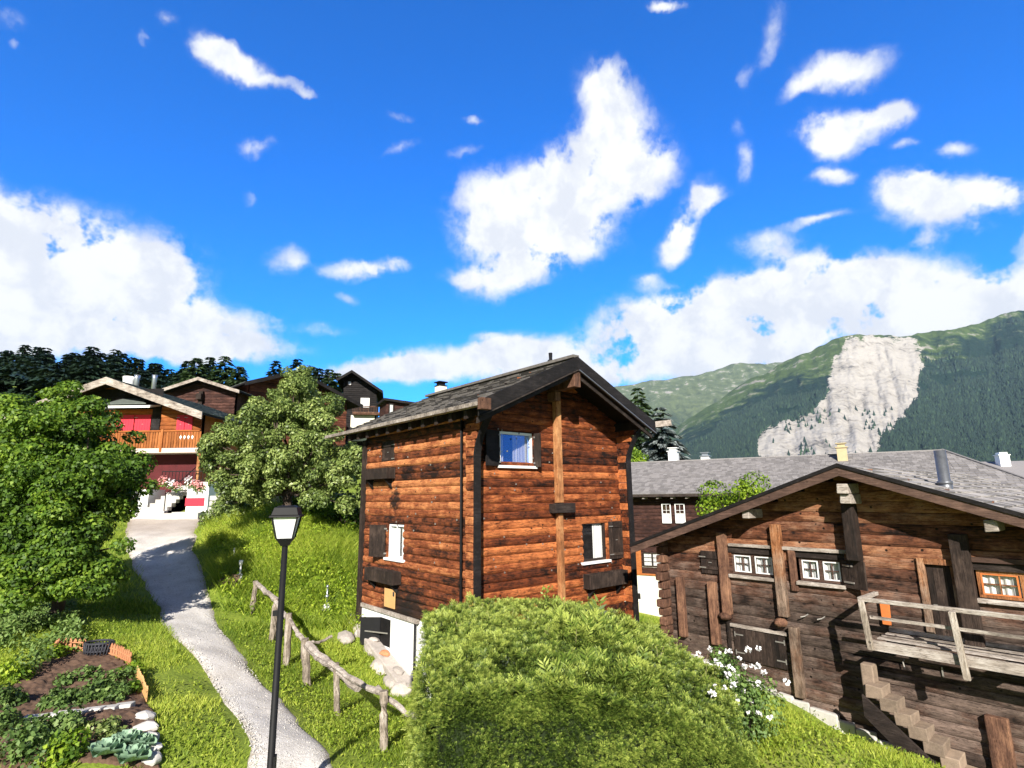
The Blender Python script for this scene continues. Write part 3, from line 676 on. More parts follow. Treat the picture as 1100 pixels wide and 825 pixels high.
# door
mb = MB(TG)
for i in range(4): mb.box(5.44+i*.093, 5.53+i*.093, -.04, -.012, 2.46, 3.68)
dr = mb.build('door', M['dark_wood'], bn)
mb = MB(TG); mb.box(5.47, 5.53, -.01, .01, 2.98, 3.02); mb.tube([(5.50, .0, 3.0), (5.50, .05, 3.0), (5.57, .05, 2.99)], .010, 6); mb.build('handle', M['iron'], dr)
mb = MB(TG); mb.box(5.32, 5.43, -.02, .07, 2.46, 3.80, .9); mb.box(5.431, 5.84, -.02, .065, 3.70, 3.80, .7); mb.box(5.80, 5.85, -.02, .06, 2.46, 3.69, .5); mb.build('door_frame', M['barn_orange'], bn, bevel=.006)
# trapdoor
mb = MB(TG)
for i in range(8): mb.hexa([(1.68+i*.14, .03, 1.40-i*.0), (1.815+i*.14, .03, 1.40), (1.68+i*.14, .06, 1.40), (1.815+i*.14, .06, 1.40), (1.68+i*.14, .03, 2.06), (1.815+i*.14, .03, 2.06), (1.68+i*.14, .06, 2.06), (1.815+i*.14, .06, 2.06)])
td = mb.build('hatch', M['dark_wood'], bn)
mb = MB(TG)
for z in (1.55, 1.92):
    for u in (1.70, 2.60): mb.box(u, u+.20, .062, .072, z-.012, z+.012); mb.box(u+(.0 if u < 2 else .18), u+(.02 if u < 2 else .20), .062, .073, z-.05, z+.05)
mb.each('hinge', M['iron'], td)
mb = MB(TG); mb.box(1.62, 2.86, .03, .09, 2.07, 2.13, .7, .004); mb.build('hatch_lintel', M['grey_wood'], bn)
mb = MB(TG)
for u in (3.28, 3.60): mb.tube([(u+.03, .02, 2.55), (u, .12, 2.52), (u-.07, .15, 2.50)], .012, 6)
mb.tube([(4.90, .02, 2.0), (4.90, .1, 1.98), (4.92, .12, 1.88)], .012, 6); mb.box(5.45, 5.47, .03, .06, 1.85, 2.0); mb.each('iron_hook', M['iron'], bn)
# balcony
bal = MB(TG)
for i in range(3): bal.box(4.72, 9.1, .10+i*.225, .10+i*.225+.115, 2.43+.008*(i%2), 2.45+.008*(i%2), None, .005)
bl = bal.build('balcony', M['grey_wood'], bn)
mb = MB(TG); mb.box(4.70, 9.1, .79, .85, 2.27, 2.43, .9, .004); mb.build('edge_beam', M['grey_wood'], bl)
mb = MB(TG)
for u in (4.85, 6.5, 8.2): mb.box(u, u+.14, .0, .788, 2.22, 2.405)
mb.each('joist', M['black_wood'], bl)
mb = MB(TG); mb.box(4.60, 9.1, .80, .87, 3.07, 3.14, .9, .004); mb.box(4.56, 4.64, .02, .90, 3.072, 3.138, .9, .004); mb.build('top_rail', M['grey_wood'], bl, bevel=.008)
mb = MB(TG); mb.box(4.70, 9.1, .80, .83, 2.79, 2.84, .7, .004); mb.build('middle_rail', M['grey_wood'], bl)
mb = MB(TG); mb.box(4.74, 9.1, .03, .07, 2.463, 2.53, .9, .003); mb.build('kick_board', M['grey_wood'], bl)
for u, z0 in ((4.60, 2.28), (5.90, 2.08), (7.7, 2.08)):
    mb = MB(TG); mb.hexa([(u+.03, .855, z0), (u+.12, .855, z0), (u+.03, .93, z0), (u+.12, .93, z0), (u-.03, .875, 3.08), (u+.06, .875, 3.08), (u-.03, .94, 3.08), (u+.06, .94, 3.08)]); mb.build('rail_post', M['grey_wood_z'], bl, bevel=.008)
mb = MB(TG); mb.box(4.66, 4.80, .04, .10, 2.58, 2.98, .5, .012); mb.build('orange_board', M['orange_cloth'], bn)
# stair
st = MB(TG); n = 7
for i in range(n):
    x = 4.47+i*.19; z = 1.66-i*.165; st.box(x, x+.27, .40, .80, z-.20, z, None, .016)
so = st.build('stairs', M['step_stone'], bn, bevel=.012)
mb = MB(TG); mb.hexa([(4.36, .36, 1.42), (4.56, .36, 1.42), (4.36, .60, 1.42), (4.56, .60, 1.42), (4.36, .36, 1.95), (4.56, .36, 1.95), (4.36, .60, 1.95), (4.56, .60, 1.95)]); mb.build('newel', M['step_stone'], so, bevel=.02)
mb = MB(TG); mb.hexa([(4.42, .80, 1.15), (5.85, .80, -.10), (4.42, .86, 1.15), (5.85, .86, -.10), (4.42, .80, 1.50), (5.85, .80, .30), (4.42, .86, 1.50), (5.85, .86, .30)]); mb.build('stringer', M['dark_x'], so)
mb = MB(); bx, by = 5.75, .80; mb.tube([(bx, by, 4.6), (bx, by, 5.16), (bx, by, 5.17), (bx, by, 5.74)], [.115, .115, .098, .098], 16); mb.build('stove_pipe', M['pipe_metal'], broof, True)
mb = MB(); mb.tube([(bx, by, 5.10), (bx, by, 5.16)], .125, 16); mb.build('pipe_collar', M['pipe_metal'], broof, True)
print('barn')
# =================================================================== generic chalets
def chalet(name, label, org, yaw, W, D, z0, rx, zr, sl, ohs, ohf, wall, roofm, bargem=None, tiles=(0, 0), bd=.25, rowh=.2, group=None, wz0=None, soff=None):
    root = empty(name, (org[0], org[1], z0), yaw, label, 'house', group)
    zf = lambda x, d=0.: zr+d-sl*abs(x-rx)
    def cl(z): q = (zr-.22-z)/sl; return rx-q, rx+q
    mb = MB(TG); logwall(mb, 0, W, wz0 or z0, zr-.1, rowh, cl, (), .03, 2.5, .006)
    ze0, ze1 = zf(0)-.15, zf(W)-.15
    mb.add([(0, -.3, z0), (W, -.3, z0), (W, -.3, ze1), (rx, -.3, zr-.15), (0, -.3, ze0), (0, -.05, z0), (W, -.05, z0), (W, -.05, ze1), (rx, -.05, zr-.15), (0, -.05, ze0)], [(0, 1, 2, 3, 4), (9, 8, 7, 6, 5)], .2)
    mb.build('front_wall', wall, root)
    mb = MB(); mb.box(0, .2, .3, D, z0, ze0); mb.box(W-.2, W, .3, D, z0, ze1)
    mb.add([(0, D, z0), (W, D, z0), (W, D, ze1), (rx, D, zr-.15), (0, D, ze0)], [(0, 1, 2, 3, 4)], .2); mb.each('side_wall', wall, root)
    rf = MB(); slab(rf, -ohs, -ohf, D+ohf, -.14, -.03, rx, zf, .3); slab(rf, W+ohs, -ohf, D+ohf, -.14, -.03, rx, zf, .3)
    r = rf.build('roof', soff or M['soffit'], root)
    tl = MB()
    for s in (-1, 1):
        xe = -ohs if s < 0 else W+ohs; L = math.hypot(rx-xe, sl*(rx-xe)); nu, nv = tiles if tiles[0] else (int((D+2*ohf)/.35), int(L/.28))
        roof_tiles(tl, (xe, -ohf-.02, zf(xe)-.028), (0, 1, 0), (rx-xe, 0, sl*abs(rx-xe)), D+2*ohf+.04, L, nu, nv, .02)
    tl.build('roof_tiles', roofm, r)
    mb = MB(); slab(mb, -ohs-.02, -ohf-.06, -ohf-.001, -bd, .0, rx, zf); slab(mb, W+ohs+.02, -ohf-.06, -ohf-.001, -bd, .0, rx, zf); mb.build('barge_board', bargem or M['dark_x'], r)
    return root, r
# H2: chalet with red shutters at the top of the path
Y2 = 27.5
pk = at(115, 405, Y2-1.0); pr = at(222, 444, Y2-1.0); pl0 = at(-20, 447, Y2-1.)
wr = at(215, 470, Y2)[0]; xl = pk[0]-(wr-pk[0])
zr = pk[2]; sl2 = (pk[2]-pr[2])/(pr[0]-pk[0]); org = (xl, Y2)
h2, r2 = chalet('red_shutter_chalet', 'chalet with red shutters, orange balcony and white steps at the top of the path', org, 0, wr-xl, 7, 4.2, (wr-xl)/2, zr, sl2, .55, 1.0, M['chalet_orange'], M['roof_green'], M['grey_wood'], bd=.36, wz0=6.4)
lx = lambda px, Y=Y2: at(px, 470, Y)[0]-xl
lz = lambda px, py, Y=Y2: at(px, py, Y)[2]
W2 = wr-xl
mb = MB(TG); mb.box(lx(60), W2-.02, .035, .05, 4.3, lz(190, 487)+.05, .3); mb.build('ground_floor_front', plain('dark_red_boards', (.085,.012,.014), .8, 4, .3, .2), h2)
mb = MB(TG); mb.box(lx(60), lx(171), .04, .06, lz(150, 440), lz(150, 418), .3); mb.build('dark_upper_boards', M['black_wood'], h2)
for (a, b) in ((123, 143), (144, 161)):
    shutter(h2, TG, lx(a), lx(b), lz(150, 466), lz(150, 446), M['red'], .062, label='closed red shutter')
for (a, b) in ((189, 197.5), (198, 206)):
    shutter(h2, TG, lx(a), lx(b), lz(195, 466), lz(195, 446), M['red'], .05)
mb = MB(TG); mb.box(lx(162), lx(171), .065, .09, lz(165, 466), lz(165, 440)); mb.build('open_doorway', M['black_wood'], h2)
mb = MB(TG); mb.hexa([(lx(120), .07, lz(150, 437)), (lx(170), .07, lz(150, 437)), (lx(120), .9, lz(150, 441)-.0), (lx(170), .9, lz(150, 441)), (lx(120), .07, lz(150, 437)+.08), (lx(170), .07, lz(150, 437)+.08), (lx(120), .9, lz(150, 440)+.06), (lx(170), .9, lz(150, 440)+.06)]); mb.build('awning', M['win_white'], h2)
mb = MB(TG); mb.hexa([(lx(126), .10, lz(150, 430)), (lx(152), .10, lz(150, 430)), (lx(120), .8, lz(150, 437)), (lx(164), .8, lz(150, 437)), (lx(130), .10, lz(150, 428)), (lx(140), .10, lz(150, 428)), (lx(120), .8, lz(150, 436.)), (lx(164), .8, lz(150, 436.))]); mb.build('porch_roof', M['roof_green'], h2)
Yb = Y2-.95; bz0, bz1 = lz(180, 481, Yb), lz(180, 462.5, Yb); bx0, bx1 = at(120, 470, Yb)[0]-xl, at(214, 470, Yb)[0]-xl
mb = MB(TG); x = bx0
while x < bx1: mb.box(x+.012, x+.115, .90, .93, bz0, bz1-.05, None); x += .13
bc = mb.build('balcony', M['orange_z'], h2)
mb = MB(TG); mb.box(bx0, bx1, .86, .97, bz1-.05, bz1+.02, .8); mb.build('hand_rail', M['chalet_orange'], bc)
mb = MB(TG); mb.box(bx0, bx1, .0, .98, bz0-.24, bz0-.02, .8); mb.build('balcony_floor', plain('pale_floor_beam', (.62,.50,.44), .8, 4, .1, .1), bc)
for pxx in (174, ): mb = MB(TG); mb.box(at(pxx, 470, Yb)[0]-xl-.05, at(pxx, 470, Yb)[0]-xl+.06, .935, 1.0, bz0-.2, bz1+.05, .6); mb.build('balcony_post', M['orange_z'], bc)
for pxx in (212.5, 137): mb = MB(TG); mb.box(at(pxx, 500, Yb)[0]-xl-.07, at(pxx, 500, Yb)[0]-xl+.07, .80, .94, 4.4, bz0-.25, .8); mb.build('support_post', M['orange_post'] if pxx > 200 else M['win_white'], h2)
mb = MB(TG)
for i in range(4):
    x = at(194+i*4.2, 469, Yb)[0]-xl; z = lz(195, 469.5, Yb); mb.box(x-.05, x+.05, .931, .945, z-.04, z+.04, .9); mb.box(x-.02, x+.02, .946, .95, z-.10, z+.08)
mb.each('carved_ornament', M['win_white'], bc)
for pxx, pyy, Yc, mt in ((146, 403, 31, 'grey_metal'), (165, 403, 33, 'grey_metal'), (137, 408, 31, 'white')):
    b = at(pxx, pyy+14, Yc); tp = at(pxx, pyy if mt != 'white' else 405, Yc); mb = MB()
    mb.tube([(b[0]-xl, Yc-Y2, b[2]-.8), (b[0]-xl, Yc-Y2, tp[2]-.2), (b[0]-xl, Yc-Y2, tp[2])], [.13 if mt != 'white' else .3]*2+[.16 if mt != 'white' else .32], 10); mb.build('chimney', M[mt], r2, True)
# terrace, steps, white wall in front of it
Yt = 26.3
def wpt(px, py, Y): p = at(px, py, Y); return p
ter = empty('white_terrace', (at(185, 551, Yt)[0], Yt, 4.3), 0, 'white walled terrace with light steps in front of the red shuttered chalet', 'terrace')
ox, oy = ter.location.x, ter.location.y
X = lambda px, Y=Yt: at(px, 540, Y)[0]-ox
zt = at(200, 518, Yt)[2]; zb = at(200, 552, Yt)[2]
mb = MB(); mb.box(X(200), X(223), .0, 1.2, zb-.4, zt, .5); mb.box(X(133), X(160), -.1, 1.2, zb-.4, at(150, 526, Yt)[2]); mb.each('terrace_wall', M['white'], ter)
mb = MB(); n = 8
for i in range(n):
    zz = zb+(zt-.1-zb)*(i+1)/n; sh = i*.07; mb.box(X(161)+sh, X(188), -.75+i*.27, 1.6, zb-.3, zz-.002*i)
mb.build('steps', M['concrete'], ter)
mb = MB(); mb.box(X(157), X(228), -1.1, -.76, zb-.35, zb+.06); mb.box(X(196), X(226), -.755, -.3, zb-.35, zb+.10); mb.build('kerb', M['concrete'], ter)
mb = MB(); mb.box(X(199.5), X(219.5), -.05, -.012, at(200, 543.5, Yt)[2], at(200, 535, Yt)[2]); mb.build('red_panel', M['red'], ter)
mb = MB(); mb.box(X(150), X(232), 1.25, 4, zb-.3, zt-.08); mb.build('terrace_floor', M['concrete'], ter)
mb = MB(); zr_ = at(200, 506, Yt)[2]
for px0, px1, yy in ((170, 224, .03),):
    mb.box(X(px0), X(px1), yy, yy+.04, zr_-.03, zr_+.01); mb.box(X(px0), X(px1), yy, yy+.03, zt+.08, zt+.11)
    x = X(px0)
    while x < X(px1): mb.box(x, x+.02, yy+.005, yy+.025, zt-.1, zr_-.031); x += .16
mb.beam((X(187), -.7, zb+.9), (X(196), 1.1, zt+.9), .03, .03); mb.beam((X(187), -.7, zb), (X(187), -.7, zb+.9), .03, .03, up=(0, 1, 0))
mb.build('railing', M['black_metal'], ter)
def flower_clump(c, r, nf, npet, mat, name='blossoms', parent=None, fs=.07):
    P = c+unit(rg.normal(size=(npet, 3)))*r*rg.random((npet, 1))**.4; N = unit(P-c+np.array([0, -.6*r[0] if hasattr(r, '__len__') else -.3, .3])); D = unit(np.cross(N, rdir(npet)))
    V, F = leaves(P, D, N, fs, fs*.9, .05); return V, F
for i, pxx in enumerate((176, 183, 190, 204, 209, 214)):
    py = 512+(i % 3)*3; c = at(pxx, py, Yt-.12); dz = at(pxx, 512, Yt)[2]
    mt = 'flower_pink' if i in (0, 5) else ('flower_white' if i % 2 else 'flower_pink')
    e = empty('geranium', (c[0], c[1], c[2]-.15), 0, ['pink geranium leftmost on the terrace railing by the steps', 'white geranium second from left on the terrace railing', 'pink geranium hanging just left of the step rail', 'white geranium directly above the white terrace wall', 'pink geranium in the middle above the white terrace wall', 'red pink geranium rightmost on the terrace railing'][i], 'flower', 'geraniums on the terrace railing')
    Vf, Ff = flower_clump(np.zeros(3), np.array([.22, .16, .2]), 0, 55, None, fs=.10); npmesh('blossoms', Vf, Ff, rg.random(len(Vf)), M[mt], e)
    Vf, Ff = flower_clump(np.array([0, .03, -.12]), np.array([.25, .13, .2]), 0, 60, None, fs=.10); npmesh('foliage', Vf, Ff, rg.random(len(Vf)), M['leaf_garden'], e)
# H3
Y3 = 37; pk = at(213, 405, Y3); a = at(159, 415, Y3); b = at(257, 421.5, Y3)
x0, x1 = a[0]+.6, b[0]-.6
h3, r3 = chalet('brown_chalet', 'dark brown log chalet with pale roof edge just behind the red shuttered chalet', (x0, Y3+.7), 0, x1-x0, 8, 5.5, pk[0]-x0, pk[2], (pk[2]-b[2])/(b[0]-pk[0])*.86, .6, .7, M['chalet_brown'], M['roof_pale'], M['grey_wood'], bd=.22)
mb = MB(TG); c = pk[0]-x0; mb.box(c-.12, c+.16, .04, .25, pk[2]-2.9, pk[2]-.9, .4); mb.box(c-.15, c+.2, .04, .5, pk[2]-1.5, pk[2]-1.1); mb.build('gable_post', M['dark_wood'], h3)
# H4: oblique chalet behind the apple tree
Y4 = 42; pk = at(321, 397, Y4); yaw4 = R_(46)
W4 = 8.; RX4 = 3.1; org4 = (pk[0]-RX4*math.cos(yaw4)-1.2*math.sin(yaw4), Y4-RX4*math.sin(yaw4)+1.2*math.cos(yaw4))
h4, r4 = chalet('apple_tree_chalet', 'wide reddish chalet with green grey roof half hidden behind the apple tree', org4, yaw4, W4, 9, 6.5, RX4, pk[2], .38, .8, 1.2, M['chalet_red'], M['roof_green'], M['black_wood'], bd=.3)
mb = MB(TL); mb.box(0, 9, .03, .06, 7.5, pk[2]-2.05, .5); mb.build('orange_side_boards', M['chalet_orange'], h4)
# H6: tall dark chalet
Y6 = 50; pk = at(377, 397, Y6); a = at(411, 421.5, Y6); lf = at(364, 404, Y6)
W6 = 5.0; x0 = pk[0]-1.6
h6, r6 = chalet('tall_dark_chalet', 'tall nearly black chalet with a balcony, standing high up left of the middle house', (at(368.5, 430, Y6+1)[0], Y6+1.), R_(12), 3.05, 7, 8, .75, pk[2], .66, .55, 1.0, M['black_wood'], M['roof_slate'], M['black_wood'], bd=.25)
px0 = at(367, 430, Y6+1)[0]
def l6(px): return (at(px, 430, Y6+1)[0]-px0)/math.cos(R_(12))
window(h6, TG, l6(385), l6(394), at(390, 437, 51)[2], at(390, 427, 51)[2], M['win_white'], 1, 1, 2, -.09, 'full', None)
window(h6, TG, l6(371), l6(375), at(373, 414, 51)[2], at(373, 409, 51)[2], M['dark_wood'], 1, 1, 1, -.09, 'full', None)
mb = MB(TG); za, zbb = at(395, 443, 50)[2], at(395, 435, 50)[2]; xa, xb = l6(378), l6(412)
mb.box(xa, xb, .9, .95, zbb-.08, zbb); mb.box(xa, xb, .9, .94, za, za+.12); mb.box(xa, xb, .0, .9, za-.1, za)
x = xa
while x < xb: mb.box(x, x+.03, .905, .935, za+.12, zbb-.08); x += .14
mb.build('balcony', M['barn_post'], h6)
mb = MB(TG); mb.box(l6(376), l6(400), .03, .4, za-2.5, za-.12); mb.build('plastered_base', M['cream'], h6)
# H7 small dormer house behind
p7 = at(414, 429, 40); 
h7 = empty('dormer', (p7[0], 40, 8.), R_(25), 'small dark flat topped dormer with a narrow window peeping over the middle house roof', 'dormer')
z7 = p7[2]; mb = MB(); mb.box(0.1, 2.8, 0, 2.5, 6, z7-.12); mb.build('wall', M['chalet_brown'], h7)
mb = MB(); mb.hexa([(-.15, -.35, z7-.12), (3.1, -.35, z7-.40), (-.15, 2.8, z7-.12), (3.1, 2.8, z7-.40), (-.15, -.35, z7+.05), (3.1, -.35, z7-.22), (-.15, 2.8, z7+.05), (3.1, 2.8, z7-.22)]); mb.build('roof', M['black_wood'], h7)
window(h7, TG, .25, .62, z7-1.1, z7-.3, M['dark_wood'], 1, 1, 1, -.09, 'full', None)
# H8: long grey roofed house on the right
A8 = at(668, 498, 42)[:2]; zr8 = 7.25; pR = at(1012, 485, 32.5)
hx = Vector((pR[0]-A8[0], 32.5-A8[1])); L8 = hx.length; yaw8 = math.atan2(hx.y, hx.x)
# local x along the ridge, y pointing back
h8 = empty('long_grey_roof_house', (A8[0], A8[1], -3.5), yaw8, 'long dark timber house with wide pale grey roof between the middle house and the barn', 'house')
zE8 = 4.95; hw = 5.2
def T8(u, o, z): return (u, -hw+.9-o, z)
x8a, x8b = -1.5, L8
mb = MB(T8); logwall(mb, x8a+.6, x8b+1.5, .0, zE8-.05, .22, None, (), .03, 3, .006); mb.box(x8a+.6, x8b+1.5, -.3, -.052, .0, zE8); mb.build('front_wall', M['chalet_brown'], h8)
mb = MB(T8); mb.box(x8a+.6, x8b+1.5, -.3, .012, -4.5, .0); mb.build('plastered_base', M['cream'], h8)
mb = MB(); mb.box(x8a+.6, x8a+.8, -hw+1.2, hw, -4, zE8); mb.box(x8b+1.3, x8b+1.5, -hw+1.2, hw, -4, zE8); mb.box(x8a+.6, x8b+1.5, hw, hw+.2, -4, zE8); mb.each('side_wall', M['chalet_brown'], h8)
rf = MB(); e = 3.2
zR = zr8
V = [(x8a, -hw, zE8), (x8b+e, -hw, zE8), (x8b, 0, zR), (x8a, 0, zR), (x8b+e, hw, zE8), (x8a, hw, zE8)]
Vd = [(a_, b_, c_-.16) for a_, b_, c_ in V]
rf.add(V+Vd, [(0, 1, 2, 3), (1, 4, 2), (3, 2, 4, 5), (9, 8, 7, 6), (8, 10, 7), (11, 10, 8, 9), (0, 6, 7, 1), (1, 7, 10, 4), (0, 3, 9, 6), (3, 5, 11, 9)])
r8 = rf.build('roof', M['dark_x'], h8)
tl = MB(); Ls = math.hypot(hw, zR-zE8)
roof_tiles(tl, (x8a, -hw, zE8+.004), (1, 0, 0), (0, hw, zR-zE8), x8b-x8a, Ls, int(L8/.26), 26, .025)
nr = 17
for j in range(nr):  # tapering courses to the hip
    t0 = j/nr; n_ = int((1-t0)*e/.4)+1; ln = (1-t0)*e
    roof_tiles(tl, (x8b, -hw+hw*t0, zE8+.004+(zR-zE8)*t0), (1, 0, 0), (0, hw, zR-zE8), max(.1, ln-.1), Ls/nr, max(1, n_), 1, .025)
tl.box(x8a, x8b, -.12, .12, zR-.01, zR+.05)
tl.build('roof_tiles', M['roof_pale'], r8)
tl = MB()
roof_tiles(tl, (x8b+e, -hw, zE8), (0, 1, 0), (-e, hw, zR-zE8), .01, .01, 1, 1)
mb = MB(); mb.beam((x8b+e, -hw, zE8+.05), (x8b, 0, zR+.06), .16, .06); mb.build('hip_ridge', M['roof_pale'], r8)
mb = MB(); mb.box(x8b-2, x8b+e+.05, -hw-.14, -hw-.02, zE8-.12, zE8+.01); mb.tube([(x8b+2.2, -hw-.08, zE8-.1), (x8b+2.2, -hw-.08, zE8-.5), (x8b+2.2, -hw+.7, zE8-.9), (x8b+2.2, -hw+.7, 0)], .05, 8); mb.each('gutter', M['win_white'], r8)
cy, sy = math.cos(yaw8), math.sin(yaw8)
def loc8(px, py, yl):   # point on a plane local y=yl seen at the given spot
    d = ray(px, py); n = np.array([-sy, cy, 0]); P0 = np.array([A8[0], A8[1], 0])+n*yl; tt = ((P0-EYE)@n)/(d@n); q = EYE+d*tt
    return float((q-np.array([A8[0], A8[1], 0]))@np.array([cy, sy, 0])), float(q[2])
yw = -hw+.9
for (a_, b_, c_, d_) in ((711, 541, 722, 562), (725, 541, 737, 562)):
    u0, z1_ = loc8(a_, b_, yw); u1, z0_ = loc8(b_ if False else c_, d_, yw); window(h8, T8, u0, u1, z0_, z1_, M['win_white'], 2, 3, 1, -.11, 'lower', None, 'glass', .05)
u0, z1_ = loc8(691, 593, yw); u1, z0_ = loc8(712, 609, yw)
window(h8, T8, u0, u1, z0_, z1_, M['dark_wood'], 1, 3, 2, -.13, 'full', M['grey_wood'], 'glass', .06)
u0, z0_ = loc8(678, 615, yw); u1, z1_ = loc8(712, 590, yw)
mb = MB(T8); mb.box(u0-.6, loc8(690, 600, yw)[0]-.06, .034, .05, z0_, z1_, .9); mb.box(u0-.6, u1+1, .036, .10, z0_-.10, z0_-.0, .9); mb.build('reddish_boards', M['chalet_orange'], h8)
u0, z0_ = loc8(684, 640, yw); mb = MB(T8); mb.box(u0-.12, u0+.40, .013, .05, z0_-.35, z0_+.40); mb.build('vent_frame', M['win_white'], h8)
mb = MB(T8); mb.box(u0+.02, u0+.27, .051, .06, z0_-.18, z0_+.18); mb.build('vent', M['black_wood'], h8)
mb = MB(T8)
for i in range(22): mb.box(.2+i*.9, .34+i*.9, .0, .75, zE8-.28, zE8-.17)
mb.each('rafter_tail', M['grey_wood'], r8)
def chimney8(px, py0, py1, yl, w, mat, capm, parent):
    u, zt_ = loc8(px, py0, yl); _, zb_ = loc8(px, py1, yl); mb = MB(); mb.box(u-w, u+w, yl-w, yl+w, zb_-1, zt_-.3); c = mb.build('chimney', mat, parent)
    mb = MB(); mb.box(u-w*1.25, u+w*1.25, yl-w*1.25, yl+w*1.25, zt_-.299, zt_-.24); mb.box(u-w*.75, u+w*.75, yl-w*.75, yl+w*.75, zt_-.239, zt_-.05); mb.box(u-w*1.1, u+w*1.1, yl-w*1.1, yl+w*1.1, zt_-.049, zt_); mb.build('chimney_cap', capm, c)
chimney8(723, 481, 496, .6, .32, M['win_white'], M['win_white'], r8); chimney8(757.5, 486, 494, .8, .28, M['win_white'], M['grey_metal'], r8)
chimney8(903, 476, 497, -.9, .27, M['chim_yellow'], M['chim_yellow'], r8)
# H9 far right roof
p9 = at(1036, 505, 46)
h9 = empty('far_grey_roof_house', (p9[0], 46, -2), R_(-14), 'low house with flat looking pale roof and white chimney at the far right edge', 'house')
z9r = at(1065, 498, 48)[2]; z9e = at(1065, 515.5, 44)[2]
mb = MB(); mb.hexa([(-2, -3.0, z9e), (14, -3.0, z9e), (.2, 2.0, z9r), (14, 2.0, z9r), (-2, -3.0, z9e+.14), (14, -3.0, z9e+.14), (.2, 2.0, z9r+.14), (14, 2.0, z9r+.14)])
mb.hexa([(.2, 2.01, z9r), (14, 2.01, z9r), (-2, 7, z9e), (14, 7, z9e), (.2, 2.01, z9r+.14), (14, 2.01, z9r+.14), (-2, 7, z9e+.14), (14, 7, z9e+.14)]); r9 = mb.build('roof', M['roof_pale'], h9)
mb = MB(); mb.box(.5, 13.5, -2.0, 6, -3, z9e-.02); mb.build('wall', M['black_wood'], h9)
mb = MB(); u = 3.1; mb.box(u-.35, u+.35, 0.3, 1.0, z9r-1, z9r+.55); c9 = mb.build('chimney', M['win_white'], r9); mb = MB(); mb.box(u-.42, u+.42, .25, 1.05, z9r+.551, z9r+.62); mb.box(u-.28, u+.28, .37, .93, z9r+.621, z9r+.8); mb.build('chimney_cap', M['win_white'], c9)
print('chalets')
# =================================================================== TREES
def crown(name, clumps, nleaf, L, W, mat, parent, shell=.55, up=.25):
    """clumps: list of (centre, radii). leaves sit mostly on the outside of every clump"""
    Vs, Fs, va = [], [], []; b = 0; vol = np.array([r[0]*r[1]+r[0]*r[2] for _, r in clumps]); vol = vol/vol.sum()
    for (c, r), w in zip(clumps, vol):
        n = max(8, int(nleaf*w)); d = rdir(n, .15); rad = shell+(1.08-shell)*rg.random((n, 1))**.6
        P = np.array(c)+d*np.array(r)*rad; N = unit(d+rdir(n)*.55+np.array([0, 0, up])); D = unit(np.cross(N, rdir(n))+np.array([0, 0, -.35])+d*.4)
        s = rg.uniform(.6, 1.25, n); V, F = leaves(P, D, N, L*s, W*s, .18, .15)
        tone = rg.uniform(-.22, .22); q = np.clip(.45+tone+rg.normal(0, .18, n), 0, 1)
        Vs.append(V); Fs.append(F+b); b += len(V); va.append(np.repeat(q, 4))
    return npmesh(name, np.concatenate(Vs), np.concatenate(Fs), np.concatenate(va), mat, parent)
def twigs(mb, root, clumps, r0=.05, k=3):
    for c, r in clumps:
        c = Vector(c); root_ = Vector(root); mid = root_.lerp(c, .5)+Vector((random.uniform(-.2, .2), random.uniform(-.2, .2), random.uniform(0, .3)))
        mb.tube([root_, mid, c], [r0, r0*.55, r0*.2], 6)
def broadleaf(name, label, x, y, z, H, clumps, nleaf, L, W, mat, trunk_r=.16, fork=.35, cat='tree'):
    e = empty(name, (x, y, z), 0, label, cat)
    mb = MB(); f = H*fork
    mb.tube([(0, 0, -.3), (.05, .02, f*.5), (0, 0, f)], [trunk_r*1.25, trunk_r, trunk_r*.85], 10)
    twigs(mb, (0, 0, f*.95), clumps[::3], trunk_r*.30)
    mb.build('trunk', M['bark'], e, True, loc=(0, 0, 0))
    crown('crown', clumps, nleaf, L, W, mat, e); return e
def make_clumps(spec, n, R, rr=(.35, .7), hollow=.5, fl=(.45, .75)):
    """spec: list of (centre, radii) big lobes; fill them with n small clumps"""
    out = []
    vols = np.array([np.prod(r) for _, r in spec])**(2/3); vols /= vols.sum()
    for (c, r), v in zip(spec, vols):
        for _ in range(max(2, int(n*v))):
            d = unit(rg.normal(size=3)); q = hollow+(1-hollow)*rg.random()
            s = rg.uniform(*rr)*R; out.append((np.array(c)+d*np.array(r)*q, (s, s, s*rg.uniform(*fl))))
    return out
